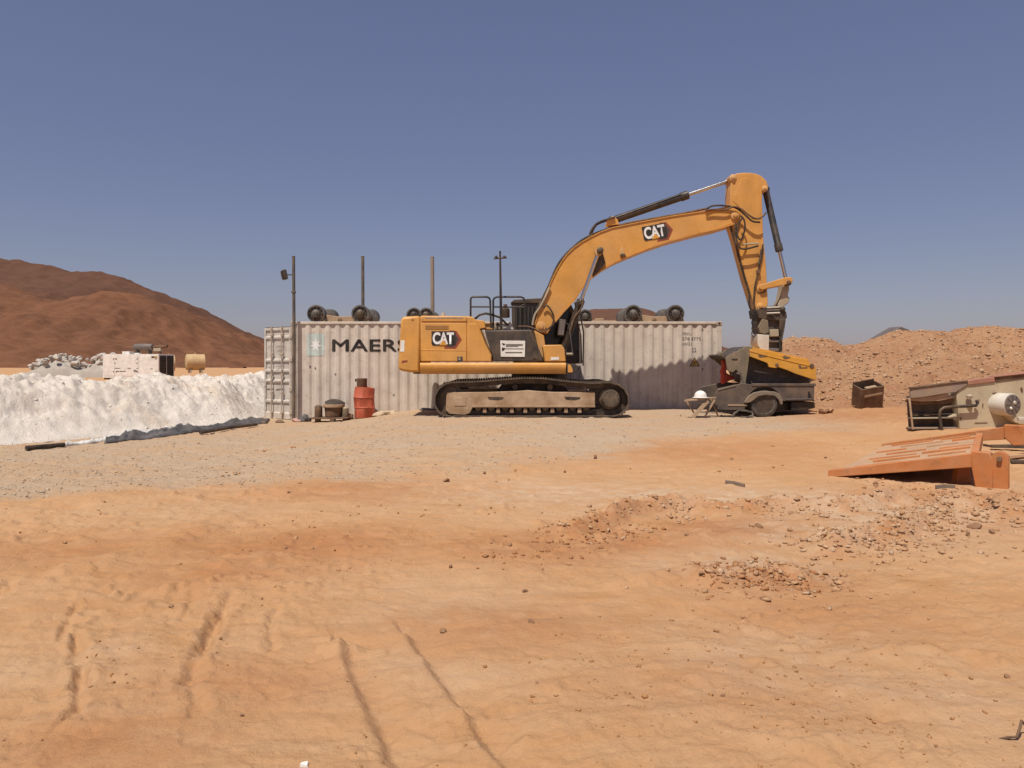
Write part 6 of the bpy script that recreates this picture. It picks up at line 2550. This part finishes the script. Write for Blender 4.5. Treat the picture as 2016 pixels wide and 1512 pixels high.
gbody = gbox(0, gl, 0, gw, .15, ghh, 'enclosure', 'gen_white')
gbox(.05, gl - .05, .1, gw - .1, 0, .15, 'skid', 'charcoal')
for k, (a0, a1) in enumerate(((.15, 2.1), (2.2, 4.75), (4.85, 6.05))):
    dd_ = gbox(a0, a1, -.03, .02, .35, 2.32, 'access_door', 'gen_white', gbody, .012)
    for zz in (.7, 1.95):
        gbox(a0 + .06, a0 + .16, -.05, -.025, zz, zz + .14, 'hinge', 'muffler', dd_)
        if k == 1:
            gbox(a1 - .16, a1 - .06, -.05, -.025, zz, zz + .14, 'hinge', 'muffler', dd_)
gbox(.12, .75, -.05, -.028, 2.12, 2.3, 'yellow_label', 'hazard', gbody)
gbox(.42, .74, -.056, -.045, 2.14, 2.28, 'label_mark', 'ink', gbody)
for b0 in (.18, 1.30):
    lv = gbox(-.05, .0, b0, b0 + .98, .28, 2.34, 'louvre_panel', 'louvre', gbody)
    for k in range(10):
        gbox(-.075, -.045, b0 + .03, b0 + .95, .34 + k * .2, .38 + k * .2, 'louvre_blade', 'charcoal', lv)


def gtext(body, a, z, w, h, mat='ink'):
    me = rot_text(text_mesh(body, 1, 0, .01), w, h)
    o = put('lettering', me, mat, gbody)
    o.rotation_euler = (0, 0, -th)
    o.location = gpnt(a, -.04, z) - root_loc(gn)


gtext('9', 2.55, .78, .38, .34)
gtext('GENSET', 4.1, .80, 1.0, .18, 'ink_worn') if False else gtext('---', 4.1, .80, 1.0, .08)
for a, z, w in ((3.2, 1.1, .35), (4.5, 1.1, .6), (.75, 1.05, .3), (2.3, 1.08, .2), (2.35, 1.6, .18), (4.8, 1.62, .16), (4.7, 2.05, .3)):
    gtext('-', a, z, w, .07, 'ink_worn')
# roof parts
mb = MB()
mb.tube([gpnt(1.35, 1.0, ghh + .72), gpnt(1.45, 1.0, ghh + .72), gpnt(3.3, 1.0, ghh + .72), gpnt(3.45, 1.0, ghh + .72)], [.25, .33, .33, .22], 20)
mu = mb.build('silencer', 'muffler', gn)
mb = MB()
mb.tube([gpnt(1.35, 1.0, ghh + .72), gpnt(.9, 1.0, ghh + .75), gpnt(.2, 1.0, ghh + .72), gpnt(-.25, 1.0, ghh + .82)], [.12, .12, .15, .16], 14)
mb.build('exhaust_pipe', 'rust', mu)
for a in (1.7, 3.05):
    gbox(a - .08, a + .08, .75, 1.25, ghh - .0, ghh + .45, 'silencer_saddle', 'charcoal', mu)
gbox(.35, 1.15, .8, 1.2, ghh + .3, ghh + .62, 'exhaust_elbow', 'beige', mu)
gbox(.45, .65, .9, 1.1, ghh, ghh + .32, 'elbow_stand', 'rust', mu)
gbox(3.6, 4.4, .5, 1.2, ghh, ghh + .28, 'roof_hatch', 'gen_white', gn)
gbox(2.4, 2.9, .3, .7, ghh, ghh + .12, 'roof_box', 'sign_white', gn)


def fuel_tank(px0, px1, pyc, d, r, label, yaw):
    a, b = P(px0, pyc, d), P(px1, pyc, d + math.tan(yaw) * (px1 - px0) * d / F)
    zc_ = a.z
    b.z = zc_
    t = thing('fuel_tank', label, 'tank', ((a.x + b.x) / 2, d, zc_ - r - .25), 'cylindrical fuel tanks on the plain')
    dv = (b - a).normalized()
    Lh = (b - a).length
    mb = MB()
    mb.lathe([(r * .3, -.12), (r * .8, -.07), (r, 0), (r, Lh * .33), (r + .015, Lh * .335), (r, Lh * .34), (r, Lh * .66), (r + .015, Lh * .665), (r, Lh * .67), (r, Lh), (r * .8, Lh + .07), (r * .3, Lh + .12)], a, dv, 32)
    sh = mb.build('shell', 'tank', t)
    for k in (.2, .82):
        c = a.lerp(b, k)
        mb = MB()
        s = Vector((-dv.y, dv.x, 0))
        mb.hexa([c + s * q * r * .8 + dv * e + Vector((0, 0, -r - .28)) for q, e in ((-1, -.09), (-1, .09), (1, .09), (1, -.09))] + [c + s * q * r * .7 + dv * e + Vector((0, 0, -r * .55)) for q, e in ((-1, -.09), (-1, .09), (1, .09), (1, -.09))])
        mb.build('saddle', 'beige', t)
    mb = MB()
    mb.lathe([(.12, 0), (.12, .12), (.05, .14)], a.lerp(b, .5) + Vector((0, 0, r - .02)), (0, 0, 1), 12)
    mb.build('manhole', 'tank', sh)
    return t


fuel_tank(367, 402, 713, 76, .80, 'tan cylindrical fuel tank standing free right of the white generator', R(25))
fuel_tank(322, 343, 715, 82, .90, 'tan cylindrical fuel tank half hidden behind the generator end', R(25))
